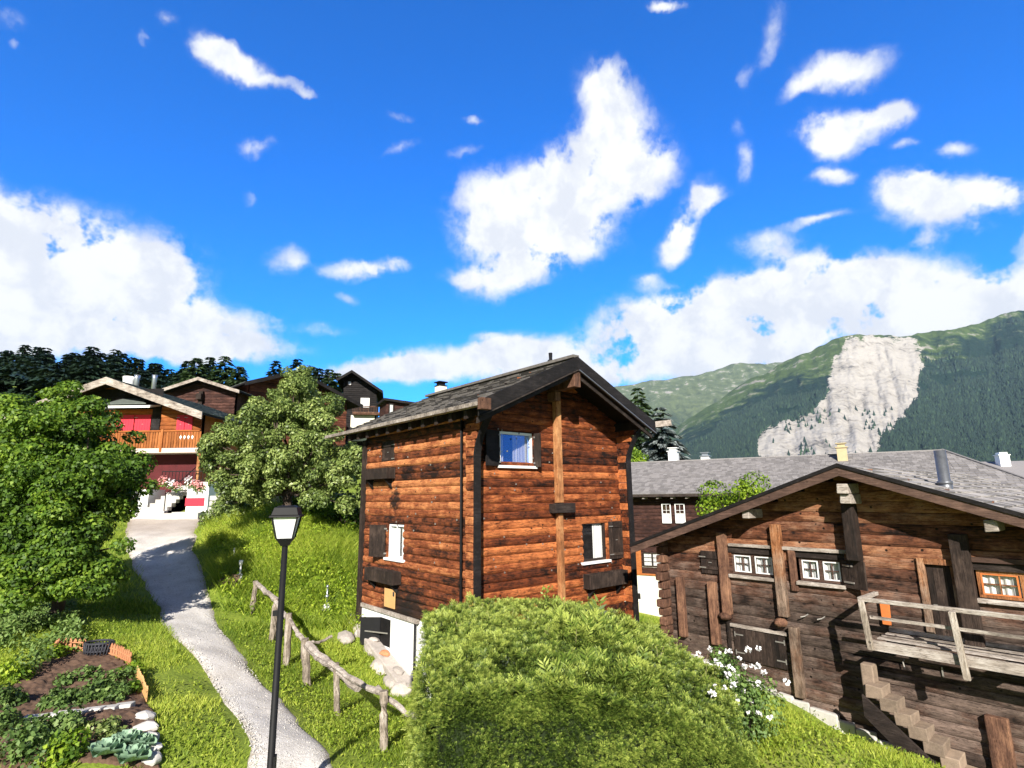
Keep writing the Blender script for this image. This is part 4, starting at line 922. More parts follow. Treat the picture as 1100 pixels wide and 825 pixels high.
# left leafy tree: outline from x 0..165 px, y 400..640 px at about 13.5 m
YT = 13.5
def rel(px, py, Y, o): p = at(px, py, Y); return p-np.array(o)
b0 = at(62, 640, YT); b0[2] = tz1(b0[0], b0[1])
Lr = lambda px, py, Y=YT: tuple(rel(px, py, Y, b0))
spec = [(Lr(60, 470), (1.1, 1.1, 1.1)), (Lr(35, 540, 13.2), (1.55, 1.2, 1.5)), (Lr(95, 530, 13.3), (1.35, 1.2, 1.35)), (Lr(62, 590, 13.2), (1.35, 1.1, .9)), (Lr(15, 500, 14.2), (1.0, 1.1, 1.2)), (Lr(110, 480, 14.), (.75, .8, .8)),
        (Lr(128, 505), (.50, .6, .40)), (Lr(126, 545), (.35, .5, .30)), (Lr(60, 425), (.5, .6, .5)), (Lr(-15, 560), (1.0, 1.2, 1.5)), (Lr(100, 440), (.45, .5, .4)), (Lr(20, 440, 14), (.5, .5, .45)), (Lr(85, 615, 13.), (.8, .6, .45)), (Lr(62, 510, 13.3), (1.7, 1.0, 1.0)), (Lr(40, 470, 13.4), (1.2, .9, .9)), (Lr(30, 605, 12.8), (.8, .6, .45)), (Lr(62, 608, 12.7), (.7, .5, .4)), (Lr(100, 585, 13.), (.8, .6, .6)), (Lr(50, 630, 12.7), (.9, .6, .3)), (Lr(85, 628, 12.7), (.6, .5, .25))]
tree1 = broadleaf('broadleaf_tree', 'big bushy dark green maple like tree at the left edge beside the path', *b0, 6, make_clumps(spec, 330, .62, hollow=.35), 110000, .092, .068, M['leaf_tree'], .15, .25)
# apple tree
YA = 20.5; b1 = at(306, 568, YA); b1[2] = tz1(b1[0], b1[1])
Ar = lambda px, py, Y=YA: tuple(rel(px, py, Y, b1))
spec = [(Ar(305, 470), (2.2, 1.9, 1.6)), (Ar(308, 445), (1.7, 1.3, 1.0)), (Ar(300, 500), (2.0, 1.5, .8)), (Ar(250, 480), (1.3, 1.3, 1.3)), (Ar(355, 495), (1.25, 1.2, 1.1)), (Ar(320, 420), (1.0, .9, .65)), (Ar(252, 515), (.8, .8, .5)), (Ar(372, 512), (.8, .8, .7)), (Ar(300, 505), (1.9, 1.3, .6)), (Ar(352, 440), (.6, .7, .5)), (Ar(318, 402), (.45, .5, .35)), (Ar(385, 500), (.5, .6, .6)), (Ar(345, 535), (.8, .7, .3)), (Ar(380, 535), (.5, .6, .4)), (Ar(240, 540), (.5, .6, .25)), (Ar(234, 475), (.5, .6, .5)), (Ar(280, 528), (.9, .9, .35))]
tree2 = broadleaf('apple_tree', 'rounded pale green apple tree on the grassy bank behind the street lamp', *b1, 6, make_clumps(spec, 360, .50, hollow=.34, fl=(.7, 1.)), 86000, .11, .068, M['leaf_apple'], .22, .28)
# shrubs
def shrub(name, label, x, y, z, r, n, L, W, mat, cat='shrub', group=None, nc=14):
    e = empty(name, (x, y, z), 0, label, cat, group); r = np.array(r)
    cl = [((rg.normal(size=3)*.45).clip(-.9, .9)*r+np.array([0, 0, r[2]*.8]), tuple(r*rg.uniform(.35, .6))) for _ in range(nc)]
    if r[0] > .4: mb = MB(); twigs(mb, (0, 0, -.1), cl, min(.03, r[0]*.06)); mb.build('stems', M['bark'], e, True, loc=(0, 0, 0))
    crown('foliage', cl, n, L, W, mat, e); return e
p = at(786, 528, 21); shrub('climbing_bush', 'bright green bush growing up behind the left slope of the barn roof', p[0], p[1], p[2]-1.0, (.95, .6, .75), 3500, .12, .08, M['leaf_bright'])
p = at(682, 489, 48); shrub('round_bush', 'small lime green bush at the right corner of the middle house below the fir', p[0], p[1], p[2]-1.4, (1.1, 1., 1.1), 2600, .2, .14, M['leaf_bright'])
p = at(256, 546, 23.5); shrub('bank_shrub', 'rounded green shrub under the apple tree beside the white terrace wall', p[0], p[1], tz1(p[0], p[1]), (.9, .7, .8), 3800, .12, .08, M['leaf_apple'])
for i, (px, Y, r, lb) in enumerate(((372, 22, (1.2, .8, .9), 'shaded dark shrub between the apple tree and the middle house'), (335, 22.5, (.9, .6, .5), 'low dark shrub in the shade right of the apple tree trunk'))):
    p = at(px, 560, Y); shrub('bank_shrub', lb, p[0], p[1], tz1(p[0], p[1]), r, 3500, .12, .08, M['leaf_tree'])
# conifers
def conifer_parts(H, R, tiers, n, L, W, droop=.25, rag=.25):
    Vs, Fs, va = [], [], []; b = 0
    for k in range(tiers):
        f = k/(tiers-1); z = H*(.10+.90*f); rad = R*(1-f)**.85+.02*R; nb = max(4, int(11*(1-f)+4)); zz = z
        for a in range(nb):
            th = 2*math.pi*(a+rg.random())/nb; rr = rad*rg.uniform(1-rag, 1+rag*.4); m_ = max(5, int(n*(1-f*.8)))
            t_ = rg.random(m_)**.7; dirv = np.array([math.cos(th), math.sin(th), 0]); side = np.array([-math.sin(th), math.cos(th), 0])
            P = dirv*(t_*rr)[:, None]+side*((rg.random(m_)-.5)*rr*.42*(1.15-t_))[:, None]; P[:, 2] = zz-droop*rr*t_**1.4+rg.uniform(-.1, .1)*rr+rg.normal(0, .04, m_)*rr
            D = unit(dirv*1.0+side*(rg.random((m_, 1))-.5)*1.6+np.array([0, 0, -.3])); N = unit(np.array([0, 0, 1])+rdir(m_)*.5)
            V, F = leaves(P, D, N, L*rg.uniform(.7, 1.3, m_), W, .15, .1); Vs.append(V); Fs.append(F+b); b += len(V); va.append(np.repeat(np.clip(.2+.55*t_+rg.normal(0, .15, m_), 0, 1), 4))
    return np.concatenate(Vs), np.concatenate(Fs), np.concatenate(va)
def conifer(name, label, x, y, z, H, R, tiers, n, L, W, mat, droop=.25, group=None):
    e = empty(name, (x, y, z), 0, label, 'tree', group); V, F, a = conifer_parts(H, R, tiers, n, L, W, droop)
    npmesh('crown', V, F, a, mat, e); mb = MB(); mb.tube([(0, 0, -1), (0, 0, H*.5), (0, 0, H*.97)], [H*.018, H*.011, .02], 7); mb.build('trunk', M['bark'], e, True, loc=(0, 0, 0)); return e
p = at(713, 497, 52); g_ = tz1(p[0], p[1]); tp = at(713, 438, 52)[2]; conifer('silver_fir', 'broad silvery blue fir with layered branches behind the long grey roof', p[0], p[1], g_, tp-g_, 5.6, 26, 130, .62, .26, M['conifer_blue'], .28)
p = at(689, 497, 58); g_ = tz1(p[0], p[1]); tp = at(689, 417, 58)[2]; conifer('dark_spruce', 'dark green pointed spruce showing its tip above the right eave of the middle house', p[0], p[1], g_, tp-g_, 4.6, 34, 90, .55, .22, M['conifer_mid'], .22)
# hillside forest (three shapes, copied)
protos = []
for k, (H, R, mt) in enumerate(((13, 2.9, 'conifer'), (15, 3.1, 'conifer'), (11, 2.8, 'conifer'))):
    V, F, a = conifer_parts(H, R, 24, 34, 1.0, .5, .25, .35)
    protos.append((V, F, a, H))
def copy_tree(o, parent=None):
    c = o.copy(); col.objects.link(c); c.parent = parent
    for ch in list(o.children): copy_tree(ch, c)
    return c
base_trees = []
spots = []
sky = [(-25, 378), (10, 377), (28, 371), (50, 374), (75, 381), (100, 373), (125, 376), (150, 386), (170, 391), (183, 397), (192, 404)]
for i in range(120):
    px = -25+rg.random()*218; row = rg.integers(-1, 4); Y = 78+row*12+rg.uniform(-4, 4)
    top = np.interp(px, [s[0] for s in sky], [s[1] for s in sky])+(3-row)*5.5+rg.uniform(-1, 6)
    spots.append((px, Y, top))
for s in sky: spots.append((s[0], 112, s[1]))
for q in range(9): spots.append((-45+q*12, 43+rg.uniform(-2, 2), 405+rg.uniform(-5, 6)))
for q in range(14): spots.append((-40+q*10.5, 60+rg.uniform(-3, 3), 396+rg.uniform(-4, 5)))
for i, (px, Y, top) in enumerate(spots):
    p = at(px, top, Y); k = i % 3; H0 = protos[k][3]; g_ = tz1(p[0], p[1])
    if i < 3:
        e = empty('forest_spruce', (0, 0, 0), 0, 'dark spruce in the shaded forest on the hill behind the left chalets', 'tree', 'spruces of the hillside forest at the left')
        npmesh('crown', protos[k][0], protos[k][1], protos[k][2], M['conifer'], e); mb = MB(); mb.tube([(0, 0, -9), (0, 0, H0*.9)], [.3, .05], 6); mb.build('trunk', M['bark'], e, loc=(0, 0, 0)); base_trees.append(e)
    else: e = copy_tree(base_trees[k])
    s = rg.uniform(.9, 1.15); e.location = (p[0], p[1], p[2]-H0*s); e.scale = (s*rg.uniform(.9, 1.2),)*2+(s,); e.rotation_euler = (0, 0, rg.uniform(0, 6.3))
# small group of spruces on the skyline behind the brown chalet and the apple tree
labels = ['dark spruce leftmost on the skyline above the brown chalet', 'green rounded spruce on the skyline above the brown chalet ridge', 'thin dark spruce tip behind the green skyline spruce', 'pale green wide larch above the greenish roof', 'low pale larch at the left end of the greenish roof ridge',
          'small dark spruce above the right end of the greenish roof', 'dark pointed spruce above the apple tree top', 'pale spruce just right of the apple tree top', 'small spruce between the apple tree and the tall dark chalet', 'light green larch leaning against the tall dark chalet roof', 'spruce tip left of the tall dark chalet']
for i, (px, top, Y, R, mt) in enumerate(((203, 388, 62, 2.2, 'conifer'), (212, 385, 60, 2.2, 'conifer_mid'), (226, 384, 64, 1.6, 'conifer'), (242, 383, 62, 2.6, 'conifer_mid'), (258, 394, 60, 2., 'conifer_mid'), (297, 388, 66, 1.7, 'conifer'), (320, 386, 62, 2.4, 'conifer'), (335, 394, 60, 1.5, 'conifer_mid'), (342, 396, 58, 1.4, 'conifer'), (354, 397, 58, 1.9, 'conifer_mid'), (362, 401, 60, 1.4, 'conifer_mid'))):
    p = at(px, top, Y); g_ = min(tz1(p[0], p[1]), p[2]-6); conifer('skyline_conifer', labels[i], p[0], p[1], g_, p[2]-g_, R*1.5, 26, 46, .6, .26, M[mt], .2)
# =================================================================== HEDGE (trimmed mass in the foreground)
hedge = empty('hedge', (1.2, 9.6, .85), 0, 'large dense light green clipped hedge filling the bottom centre of the picture', 'hedge')
def hedge_top(x, y):
    # back edge runs from high left to low right
    yb = 11.2; zb = np.interp(x, [-1.6, -1.3, -.9, .6, 1.6, 2.6, 3.6, 4.6], [2.86, 2.92, 2.93, 2.88, 2.74, 2.42, 1.85, 1.25])
    t = np.clip((yb-y)/3.2, 0, 1); return zb-.50*t**1.8
def xleft(y): return -1.12-.19*(y-8)
def xright(y): return 3.05+.17*(y-8)
def yfront(x): return 7.95+.02*(x-1)**2+.10*np.sin(x*1.7)
def yback(x): return np.interp(x, [-1.7, 0, 2.2, 4.3], [11.4, 11.6, 12.1, 10.2])
NS = 15000
Pl, Nl, sz = [], [], []
# surface samples: top, front face, left side, right side
def samp(n, fn): u = rg.random(n); v = rg.random(n); return fn(u, v)
def s_top(u, v): y = 8.0+(11.6-8.0)*v; x = xleft(y)+(xright(y)-xleft(y))*u; y = yfront(x)+(yback(x)-yfront(x))*v; z = hedge_top(x, y); return np.stack([x, y, z], 1), np.stack([.12*(x-1), np.full_like(x, -.45), np.full_like(x, 1.)], 1)
def s_front(u, v): x = -1.12+4.17*u; y = yfront(x); zt_ = hedge_top(x, y); z = .3+(zt_-.3)*v; return np.stack([x, y-.12*np.sin(v*3.14), z], 1), np.stack([np.zeros_like(x), -np.ones_like(x), np.full_like(x, .25)], 1)
def s_left(u, v): y = 7.9+3.5*u; x = xleft(y)+.05*np.sin(y*2); zt_ = hedge_top(x, y); z = .3+(zt_-.3)*v; return np.stack([x-.06*np.sin(v*3.14), y, z], 1), np.stack([-np.ones_like(y), np.zeros_like(y), np.full_like(y, .2)], 1)
def s_right(u, v): y = 8.+3.2*u; x = xright(y); zt_ = hedge_top(x, y); z = .2+(zt_-.2)*v; return np.stack([x, y, z], 1), np.stack([np.ones_like(y), -.3*np.ones_like(y), np.full_like(y, .2)], 1)
for n, fn in ((30000, s_top), (22000, s_front), (7000, s_left), (4500, s_right), (3500, lambda u, v: s_front(u, .86+.14*v)), (3000, lambda u, v: s_top(u, .16*v))):
    P, N = samp(n, fn); Pl.append(P); Nl.append(unit(N)); sz.append(np.full(n, 1. if fn is s_top else .72))
P = np.concatenate(Pl); N = np.concatenate(Nl); sz = np.concatenate(sz)
bump = fbm(P[:, 0]*1.6+9, P[:, 1]*1.6+P[:, 2]*1.3, 4)-.5
loose = np.clip((fbm(P[:, 0]*.8+3, P[:, 1]*.8+3, 3)-.42)*4, 0, 1)*(sz > .9)*np.clip((P[:, 0]+.3)/1.5, .15, 1)
bump2 = fbm(P[:, 0]*5+9, P[:, 1]*5+P[:, 2]*4, 3)-.5
P = P+N*(bump*.55+bump2*.26)[:, None]+N*(rg.random(len(P))*-.10)[:, None]
# each sprig: a curved stem with needles on both sides
K = 8; n = len(P); D = unit(N*.7+rdir(n)*.85+np.array([0, -.15, .55])); S = unit(np.cross(D, N+rdir(n)*.3)); Lg = (.085+.17*loose)*sz*rg.uniform(.5, 1.5, n)*np.where(rg.random(n) < .05, 1.7, 1.)
Pn, Dn, Nn, Ln, Vn = [], [], [], [], []
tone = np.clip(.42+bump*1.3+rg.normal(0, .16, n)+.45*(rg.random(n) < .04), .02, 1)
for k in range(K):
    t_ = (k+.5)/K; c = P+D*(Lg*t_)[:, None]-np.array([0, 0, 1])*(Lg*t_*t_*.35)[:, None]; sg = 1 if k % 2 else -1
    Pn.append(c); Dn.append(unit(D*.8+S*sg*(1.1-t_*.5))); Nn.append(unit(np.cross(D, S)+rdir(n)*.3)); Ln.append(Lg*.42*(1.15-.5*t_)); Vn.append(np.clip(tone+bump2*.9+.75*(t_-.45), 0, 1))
V, F = leaves(np.concatenate(Pn), np.concatenate(Dn), np.concatenate(Nn), np.concatenate(Ln), np.concatenate(Ln)*.20+.003, .1, .1)
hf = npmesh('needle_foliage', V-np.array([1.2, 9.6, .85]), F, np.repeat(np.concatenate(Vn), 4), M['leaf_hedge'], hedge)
# inner twigs mass
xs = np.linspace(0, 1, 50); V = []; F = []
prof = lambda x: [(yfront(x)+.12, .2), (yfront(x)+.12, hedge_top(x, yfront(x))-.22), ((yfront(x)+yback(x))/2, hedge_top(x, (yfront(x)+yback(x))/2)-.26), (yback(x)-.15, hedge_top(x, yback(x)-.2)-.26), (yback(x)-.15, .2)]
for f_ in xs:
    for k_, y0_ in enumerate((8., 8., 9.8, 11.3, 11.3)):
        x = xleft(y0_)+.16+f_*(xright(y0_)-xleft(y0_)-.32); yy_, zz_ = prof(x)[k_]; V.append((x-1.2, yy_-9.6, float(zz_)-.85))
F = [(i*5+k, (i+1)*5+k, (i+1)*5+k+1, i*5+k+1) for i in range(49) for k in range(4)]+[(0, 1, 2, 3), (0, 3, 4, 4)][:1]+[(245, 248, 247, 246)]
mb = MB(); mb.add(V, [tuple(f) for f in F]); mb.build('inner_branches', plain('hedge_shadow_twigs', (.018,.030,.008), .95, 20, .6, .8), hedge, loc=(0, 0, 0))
# long loose shoots standing out of the top
mb = MB(); Pn, Dn, Nn, Ln = [], [], [], []
for i in range(95):
    x = rg.uniform(-1.2, 3.9); y = rg.uniform(9.6, 11.4) if i % 3 else rg.uniform(8.4, 11); z = float(hedge_top(np.array(x), np.array(y))); L_ = rg.uniform(.12, .34); d = unit(np.array([rg.normal()*.35, rg.normal()*.3-.1, 1.]))
    a = np.array([x, y, z-.08]); b_ = a+d*L_; mb.tube([tuple(a-[1.2, 9.6, .85]), tuple((a+b_)/2-[1.2, 9.6, .85]), tuple(b_-[1.2, 9.6, .85])], [.006, .004, .002], 4)
    if i % 4:
        for k in range(9): Pn.append(a+d*L_*(k+1)/9); Dn.append(d*.6+rg.normal(size=3)*.5); Nn.append(rg.normal(size=3)); Ln.append(.055)
for (x, y, zt_) in ((.62, 10.9, 3.30), (.75, 10.9, 3.12), (.95, 10.8, 2.98)):   # the leafy shoot at the top middle
    for k in range(90): h = rg.random(); Pn.append(np.array([x+rg.normal()*.07, y+rg.normal()*.07, 2.6+(zt_-2.6)*h])); Dn.append(rg.normal(size=3)+[0, 0, .6]); Nn.append(rg.normal(size=3)); Ln.append(.075)
mb.build('long_shoots', plain('pale_shoots', (.30,.27,.13), .8, 9, .2, .1), hedge, True, loc=(0, 0, 0))
V, F = leaves(np.array(Pn), np.array(Dn), np.array(Nn), np.array(Ln), np.array(Ln)*.5); npmesh('shoot_leaves', V-np.array([1.2, 9.6, .85]), F, np.clip(.75+rg.normal(0, .15, len(V)), 0, 1), M['leaf_hedge'], hedge)
# rose bush with white flowers at the right end of the hedge
for i, (px, py, Y, r, lb) in enumerate(((795, 775, 9.6, (.42, .4, .75), 'white flowering rose bush at the right end of the hedge'), (757, 735, 11.4, (.55, .4, .55), 'white flowering shrub under the barn foundation behind the hedge'))):
    p = at(px, py, Y); g_ = tz1(p[0], p[1]); e = shrub('rose_bush', lb, p[0], p[1], g_, r, 4200, .06, .042, M['leaf_garden'], 'bush', None, 12)
    fm = []; V = []; F = []; b = 0; hgt = (p[2]-g_)+r[2]*.6
    for k in range(34 if i == 0 else 22):
        c = np.array([rg.normal()*r[0]*.6, -abs(rg.normal())*r[1]*.7-.06, rg.uniform(.35, 1.)*r[2]*2.0]); q = 14; d = rdir(q, .2); rr_ = .042*rg.uniform(.7, 1.3)
        Vv, Ff = leaves(c+d*rr_*.3, unit(d+rdir(q)*.5), unit(np.cross(d, rdir(q))), rr_, rr_*.9, .15); V.append(Vv); F.append(Ff+b); b += len(Vv)
    npmesh('blossoms', np.concatenate(V), np.concatenate(F), rg.random(b), M['flower_white'], e)
# =================================================================== GRASS
def inside_house(x, y):
    def loc(x, y, C, yaw): dx, dy = x-C[0], y-C[1]; return dx*math.cos(yaw)+dy*math.sin(yaw), -dx*math.sin(yaw)+dy*math.cos(yaw)
    a, b = loc(x, y, C1, YAW1); c, d = loc(x, y, QB, YAWB); return ((a > -.1) & (a < 5.5) & (b > -.05) & (b < 5.4)) | ((c > -.1) & (c < 9) & (d > -.1) & (d < 8))
def gat(px, py):  # ground point seen at a spot
    lo, hi = 6., 30.
    for _ in range(30):
        m_ = (lo+hi)/2; q = at(px, py, m_)
        if q[2] > tz1(q[0], q[1]): lo = m_
        else: hi = m_
    return at(px, py, (lo+hi)/2)
gpoly = np.array([gat(x_, y_)[:2] for x_, y_ in ((60, 702), (120, 704), (148, 722), (158, 756), (166, 772), (172, 830), (-60, 840), (-60, 770), (14, 738))])
def inpoly(x, y, poly):
    r = np.zeros(x.shape, bool); j = len(poly)-1
    for i in range(len(poly)):
        xi, yi = poly[i]; xj, yj = poly[j]; r ^= ((yi > y) != (yj > y)) & (x < (xj-xi)*(y-yi)/(yj-yi+1e-12)+xi); j = i
    return r
def grass(name, label, n, xr, yr, hmin, hmax, w, dens=None, cond=None, lean=.35, mat=None):
    x = rg.uniform(*xr, n); y = rg.uniform(*yr, n)**1.; keep = ~on_path(x, y, .02-.24*rg.random(n)**1.5) & ~inside_house(x, y) & ~inpoly(x, y, gpoly)
    if cond is not None: keep &= cond(x, y)
    cl = fbm(x*1.3+7, y*1.3, 3); keep &= rg.random(n) < np.clip((cl-.28)*3.6, .12, 1); big = fbm(x*.45+70, y*.45+20, 3)
    x, y, cl, big = x[keep], y[keep], cl[keep], big[keep]; n = len(x); z = tz(x, y)-.02
    h = rg.uniform(hmin, hmax, n)*(.6+.9*cl); a = rg.uniform(0, 2*math.pi, n); D = unit(np.stack([np.cos(a)*lean*rg.uniform(.3, 1.6, n), np.sin(a)*lean, np.ones(n)], 1)); N = rdir(n)
    S = unit(np.cross(D, N)); P = np.stack([x, y, z], 1); ww = (w*rg.uniform(.7, 1.4, n))[:, None]
    V = np.stack([P-S*ww, P+S*ww, P+D*h[:, None]+np.stack([np.cos(a), np.sin(a), np.zeros(n)], 1)*(h*.25)[:, None]], 1).reshape(-1, 3)
    q = np.clip(.12+cl*.45+(big-.5)*1.5+.15+rg.normal(0, .2, n)+.5*(rg.random(n) < .05), 0, 1); o = npmesh(name, V, np.arange(3*n).reshape(n, 3), np.repeat(q, 3), mat or M['grassblade'])
    return tag(o, label, 'grass', kind='stuff')
vis = lambda x, y: (np.abs(x+.0*y) < y*1.02+1.5)
grass('grass', 'short sunlit meadow grass around the path and fence', 190000, (-13, 11), (6.8, 16), .05, .13, .008, cond=vis)
grass('grass', 'longer bright grass on the rising bank and lawn farther back', 120000, (-20, 14), (15, 30), .09, .22, .013, cond=vis)
# broad leaved weeds on the bank
def weeds(name, label, n, xr, yr, L, cond, hmax, mat, tone=.5):
    x = rg.uniform(*xr, n); y = rg.uniform(*yr, n); k = cond(x, y) & ~on_path(x, y, .1) & ~inside_house(x, y) & ~inpoly(x, y, gpoly); k &= fbm(x*.9+30, y*.9+3, 3)+rg.normal(0, .08, n) > .48
    x, y = x[k], y[k]; n = len(x); h = rg.random(n)**.8*hmax*(.4+fbm(x*1.1, y*1.1+5, 2)); P = np.stack([x, y, tz(x, y)+h], 1); D = rdir(n, .25); N = unit(rdir(n)*.6+np.array([0, -.3, 1.]))
    V, F = leaves(P, D, N, L*rg.uniform(.6, 1.4, n), L*.55, .15, .2); return tag(npmesh(name, V, F, np.repeat(np.clip(tone+rg.normal(0, .2, n), 0, 1), 4), mat), label, 'plants', kind='stuff')
grass('tall_grass', 'tall pale sunlit grass on the bank below the apple tree', 60000, (-13, -3.0), (16.5, 24), .22, .50, .014, cond=lambda x, y: (x > np.interp(y, PR[:, 1], PR[:, 0])+.25), lean=.5)
weeds('meadow_weeds', 'leafy weeds on the bank between the fence and apple tree', 26000, (-13, -3.5), (16.5, 25), .09, lambda x, y: (x > np.interp(y, PR[:, 1], PR[:, 0])+.3), .50, M['leaf_bright'], .7)
weeds('lawn_clover', 'low clover and broad leaves mixed into the near lawn', 60000, (-13, 9), (7, 16), .055, lambda x, y: vis(x, y), .09, M['grassblade'], .5)
weeds('left_weeds', 'leafy wild plants between the left tree and the vegetable garden', 30000, (-14, -6.5), (11.6, 15), .09, lambda x, y: x < np.interp(y, PL[:, 1], PL[:, 0])-2.2, .30, M['leaf_garden'], .6)
print('vegetation')
# =================================================================== FENCE
posts = [(412, 810, 413, 742, 10.05, .15), (363, 771, 361, 712, 11.7, .13), (330, 738, 328, 686, 13.1, .19), (307.6, 710, 310, 659, 13.9, .17), (291.6, 687, 297, 642, 15., .16), (270, 656, 275, 624, 16.8, .15)]
fb = at(posts[2][0], posts[2][1], posts[2][4])
fence = empty('wooden_fence', (fb[0], fb[1], fb[2]), 0, 'rustic weathered split rail fence running along the right side of the path', 'fence')
tops = []
for (xb_, yb_, xt_, yt_, Y, w) in posts:
    b = at(xb_, yb_, Y); tpt = at(xt_, yt_, Y); g_ = tz1(b[0], b[1]); b[2] = g_; tops.append(tpt)
    mb = MB(); b_ = Vector(b-fb)-Vector((0, 0, .2)); t_ = Vector(tpt-fb); n = 6; pts = [b_.lerp(t_, i/n)+Vector((random.uniform(-.012, .012), random.uniform(-.012, .012), 0)) for i in range(n+1)]
    mb.tube(pts, [w*.5*random.uniform(.9, 1.08) for _ in pts], 7); mb.build('post', M['grey_wood_z'], fence, bevel=.008, loc=(0, 0, 0))
def rail(a, b, r, nm='rail', off=(0, 0, 0)):
    a = Vector(a-fb)+Vector(off); b = Vector(b-fb)+Vector(off); n = 8; mb = MB(); pts = [a.lerp(b, i/n)+Vector((random.uniform(-.02, .02), random.uniform(-.02, .02), random.uniform(-.025, .025)-.04*math.sin(i/n*math.pi))) for i in range(n+1)]
    mb.tube(pts, [r*random.uniform(.8, 1.15) for _ in pts], 7); mb.build(nm, M['grey_wood'], fence, loc=(0, 0, 0))
dn = np.array([0, 0, -.05])
rail(tops[5]+dn, tops[4]+np.array([.02, 0, -.04]), .065); rail(tops[4]+np.array([0, 0, -.09]), tops[3]+np.array([0, 0, -.10]), .05); rail(tops[3]+np.array([0, 0, -.10]), tops[2]+np.array([0, 0, -.06]), .05); rail(tops[2]+np.array([.0, 0, -.12]), tops[1]+np.array([-.15, .1, -.08]), .05)
rail(tops[2]+np.array([.1, -.1, -.1]), at(386, 737, 11.0), .075); rail(tops[1]+np.array([-.1, 0, 0]), at(410, 745, 10.3), .05); rail(at(405, 738, 10.5), at(447, 772, 9.6), .05); rail(at(328, 690, 13.1), at(356, 684, 13.6), .03)
# =================================================================== STREET LAMP
lt = at(309, 543, 7.3); lb_ = at(293, 900, 7.3); gl = tz1(lt[0], 7.3)
lamp = empty('street_lamp', (lt[0], 7.3, gl), 0, 'black lamp post with a square white glass lantern standing beside the path', 'street lamp')
hz = lt[2]-gl; mb = MB(); mb.tube([(0, 0, -.1), (0, 0, .9), (0, 0, .92), (0, 0, hz-.49)], [.062, .060, .043, .036], 16); mb.tube([(0, 0, 0), (0, 0, .12)], .10, 16); mb.build('pole', M['black_metal'], lamp, True, loc=(0, 0, 0))
mb = MB(); mb.box(.035, .06, -.06, .03, 1.02, 1.18); mb.box(-.09, -.03, -.02, .02, 2.74, 2.80); mb.each('fixing', M['black_metal'], lamp, loc=(0, 0, 0))
def frustum(mb, z0, z1, a, b, var=None): mb.hexa([(-a, -a, z0), (a, -a, z0), (-a, a, z0), (a, a, z0), (-b, -b, z1), (b, -b, z1), (-b, b, z1), (b, b, z1)], var)
mb = MB(); frustum(mb, hz-.50, hz-.43, .045, .085); frustum(mb, hz-.429, hz-.405, .09, .10); 
for sx in (-1, 1):
    for sy in (-1, 1): mb.beam((sx*.098, sy*.098, hz-.405), (sx*.150, sy*.150, hz-.145), .018, .018, up=(0, 1, 0))
lant = mb.build('lantern', M['black_metal'], lamp, loc=(0, 0, 0))
mb = MB(); frustum(mb, hz-.404, hz-.146, .088, .140); mb.build('glass', M['lamp_glass'], lant)
mb = MB(); frustum(mb, hz-.145, hz-.120, .185, .180); frustum(mb, hz-.119, hz-.02, .165, .135); frustum(mb, hz-.019, hz, .12, .09); mb.build('lantern_roof', M['black_metal'], lant, bevel=.006)
lamp.rotation_euler = (0, 0, R_(12))
# small garden lights / stakes in the grass
p = at(352, 628, 17.5); g_ = tz1(p[0], p[1]); e = empty('garden_light', (p[0], p[1], g_), 0, 'small silver garden light on a white cone foot in the grass by the house', 'garden light')
mb = MB(); mb.tube([(0, 0, 0), (0, 0, .16)], [.14, .07], 12); mb.build('foot', M['win_white'], e, True, loc=(0, 0, 0)); mb = MB(); mb.tube([(0, 0, .15), (0, 0, .62)], .022, 8); mb.tube([(0, 0, .34), (0, 0, .36), (0, 0, .40), (0, 0, .42)], [.02, .06, .06, .02], 10); mb.build('stem', M['grey_metal'], e, True, loc=(0, 0, 0)); mb = MB(); mb.tube([(0, 0, .62), (0, 0, .70)], [.05, .03], 10); mb.build('head', M['grey_metal'], e, True, loc=(0, 0, 0))
p = at(256, 640, 17.8); g_ = tz1(p[0], p[1]); e = empty('marker_post', (p[0], p[1], g_), 0, 'short white capped marker post with dry twigs heaped at its foot', 'marker post')
mb = MB(); mb.tube([(0, 0, 0), (0, 0, .62)], .028, 8); mb.tube([(0, 0, .22), (0, 0, .36)], [.075, .07], 10); mb.build('stem', M['win_white'], e, True, loc=(0, 0, 0)); mb = MB(); mb.tube([(0, 0, .62), (0, 0, .76)], [.055, .06], 10); mb.build('cap', M['win_white'], e, True, loc=(0, 0, 0))
mb = MB()
for _ in range(90):
    a = (random.uniform(-.10, .12), random.uniform(-.1, .1), random.uniform(.15, .36)); b = (random.uniform(-.95, .18), random.uniform(-.25, .2), random.uniform(-.05, .04)); mb.tube([a, ((a[0]+b[0])/2, (a[1]+b[1])/2, (a[2]+b[2])/2+.08), b], [.009, .007, .004], 4)
o = mb.build('twig_heap', M['twig'], None, loc=(p[0]-.06, p[1]-.12, g_)); tag(o, 'brown heap of dry twigs leaning on the white capped marker post', 'twigs')
p = at(251, 598, 19.5); mb = MB(); mb.tube([(0, 0, 0), (0, .01, .42)], .02, 6); mb.tube([(0, .01, .42), (0, .01, .47)], [.03, .025], 8); tag(mb.build('garden_stake', M['win_white'], None, True, loc=(p[0], p[1], tz1(p[0], p[1]))), 'thin pale stake in the tall grass near the shaded path', 'stake')
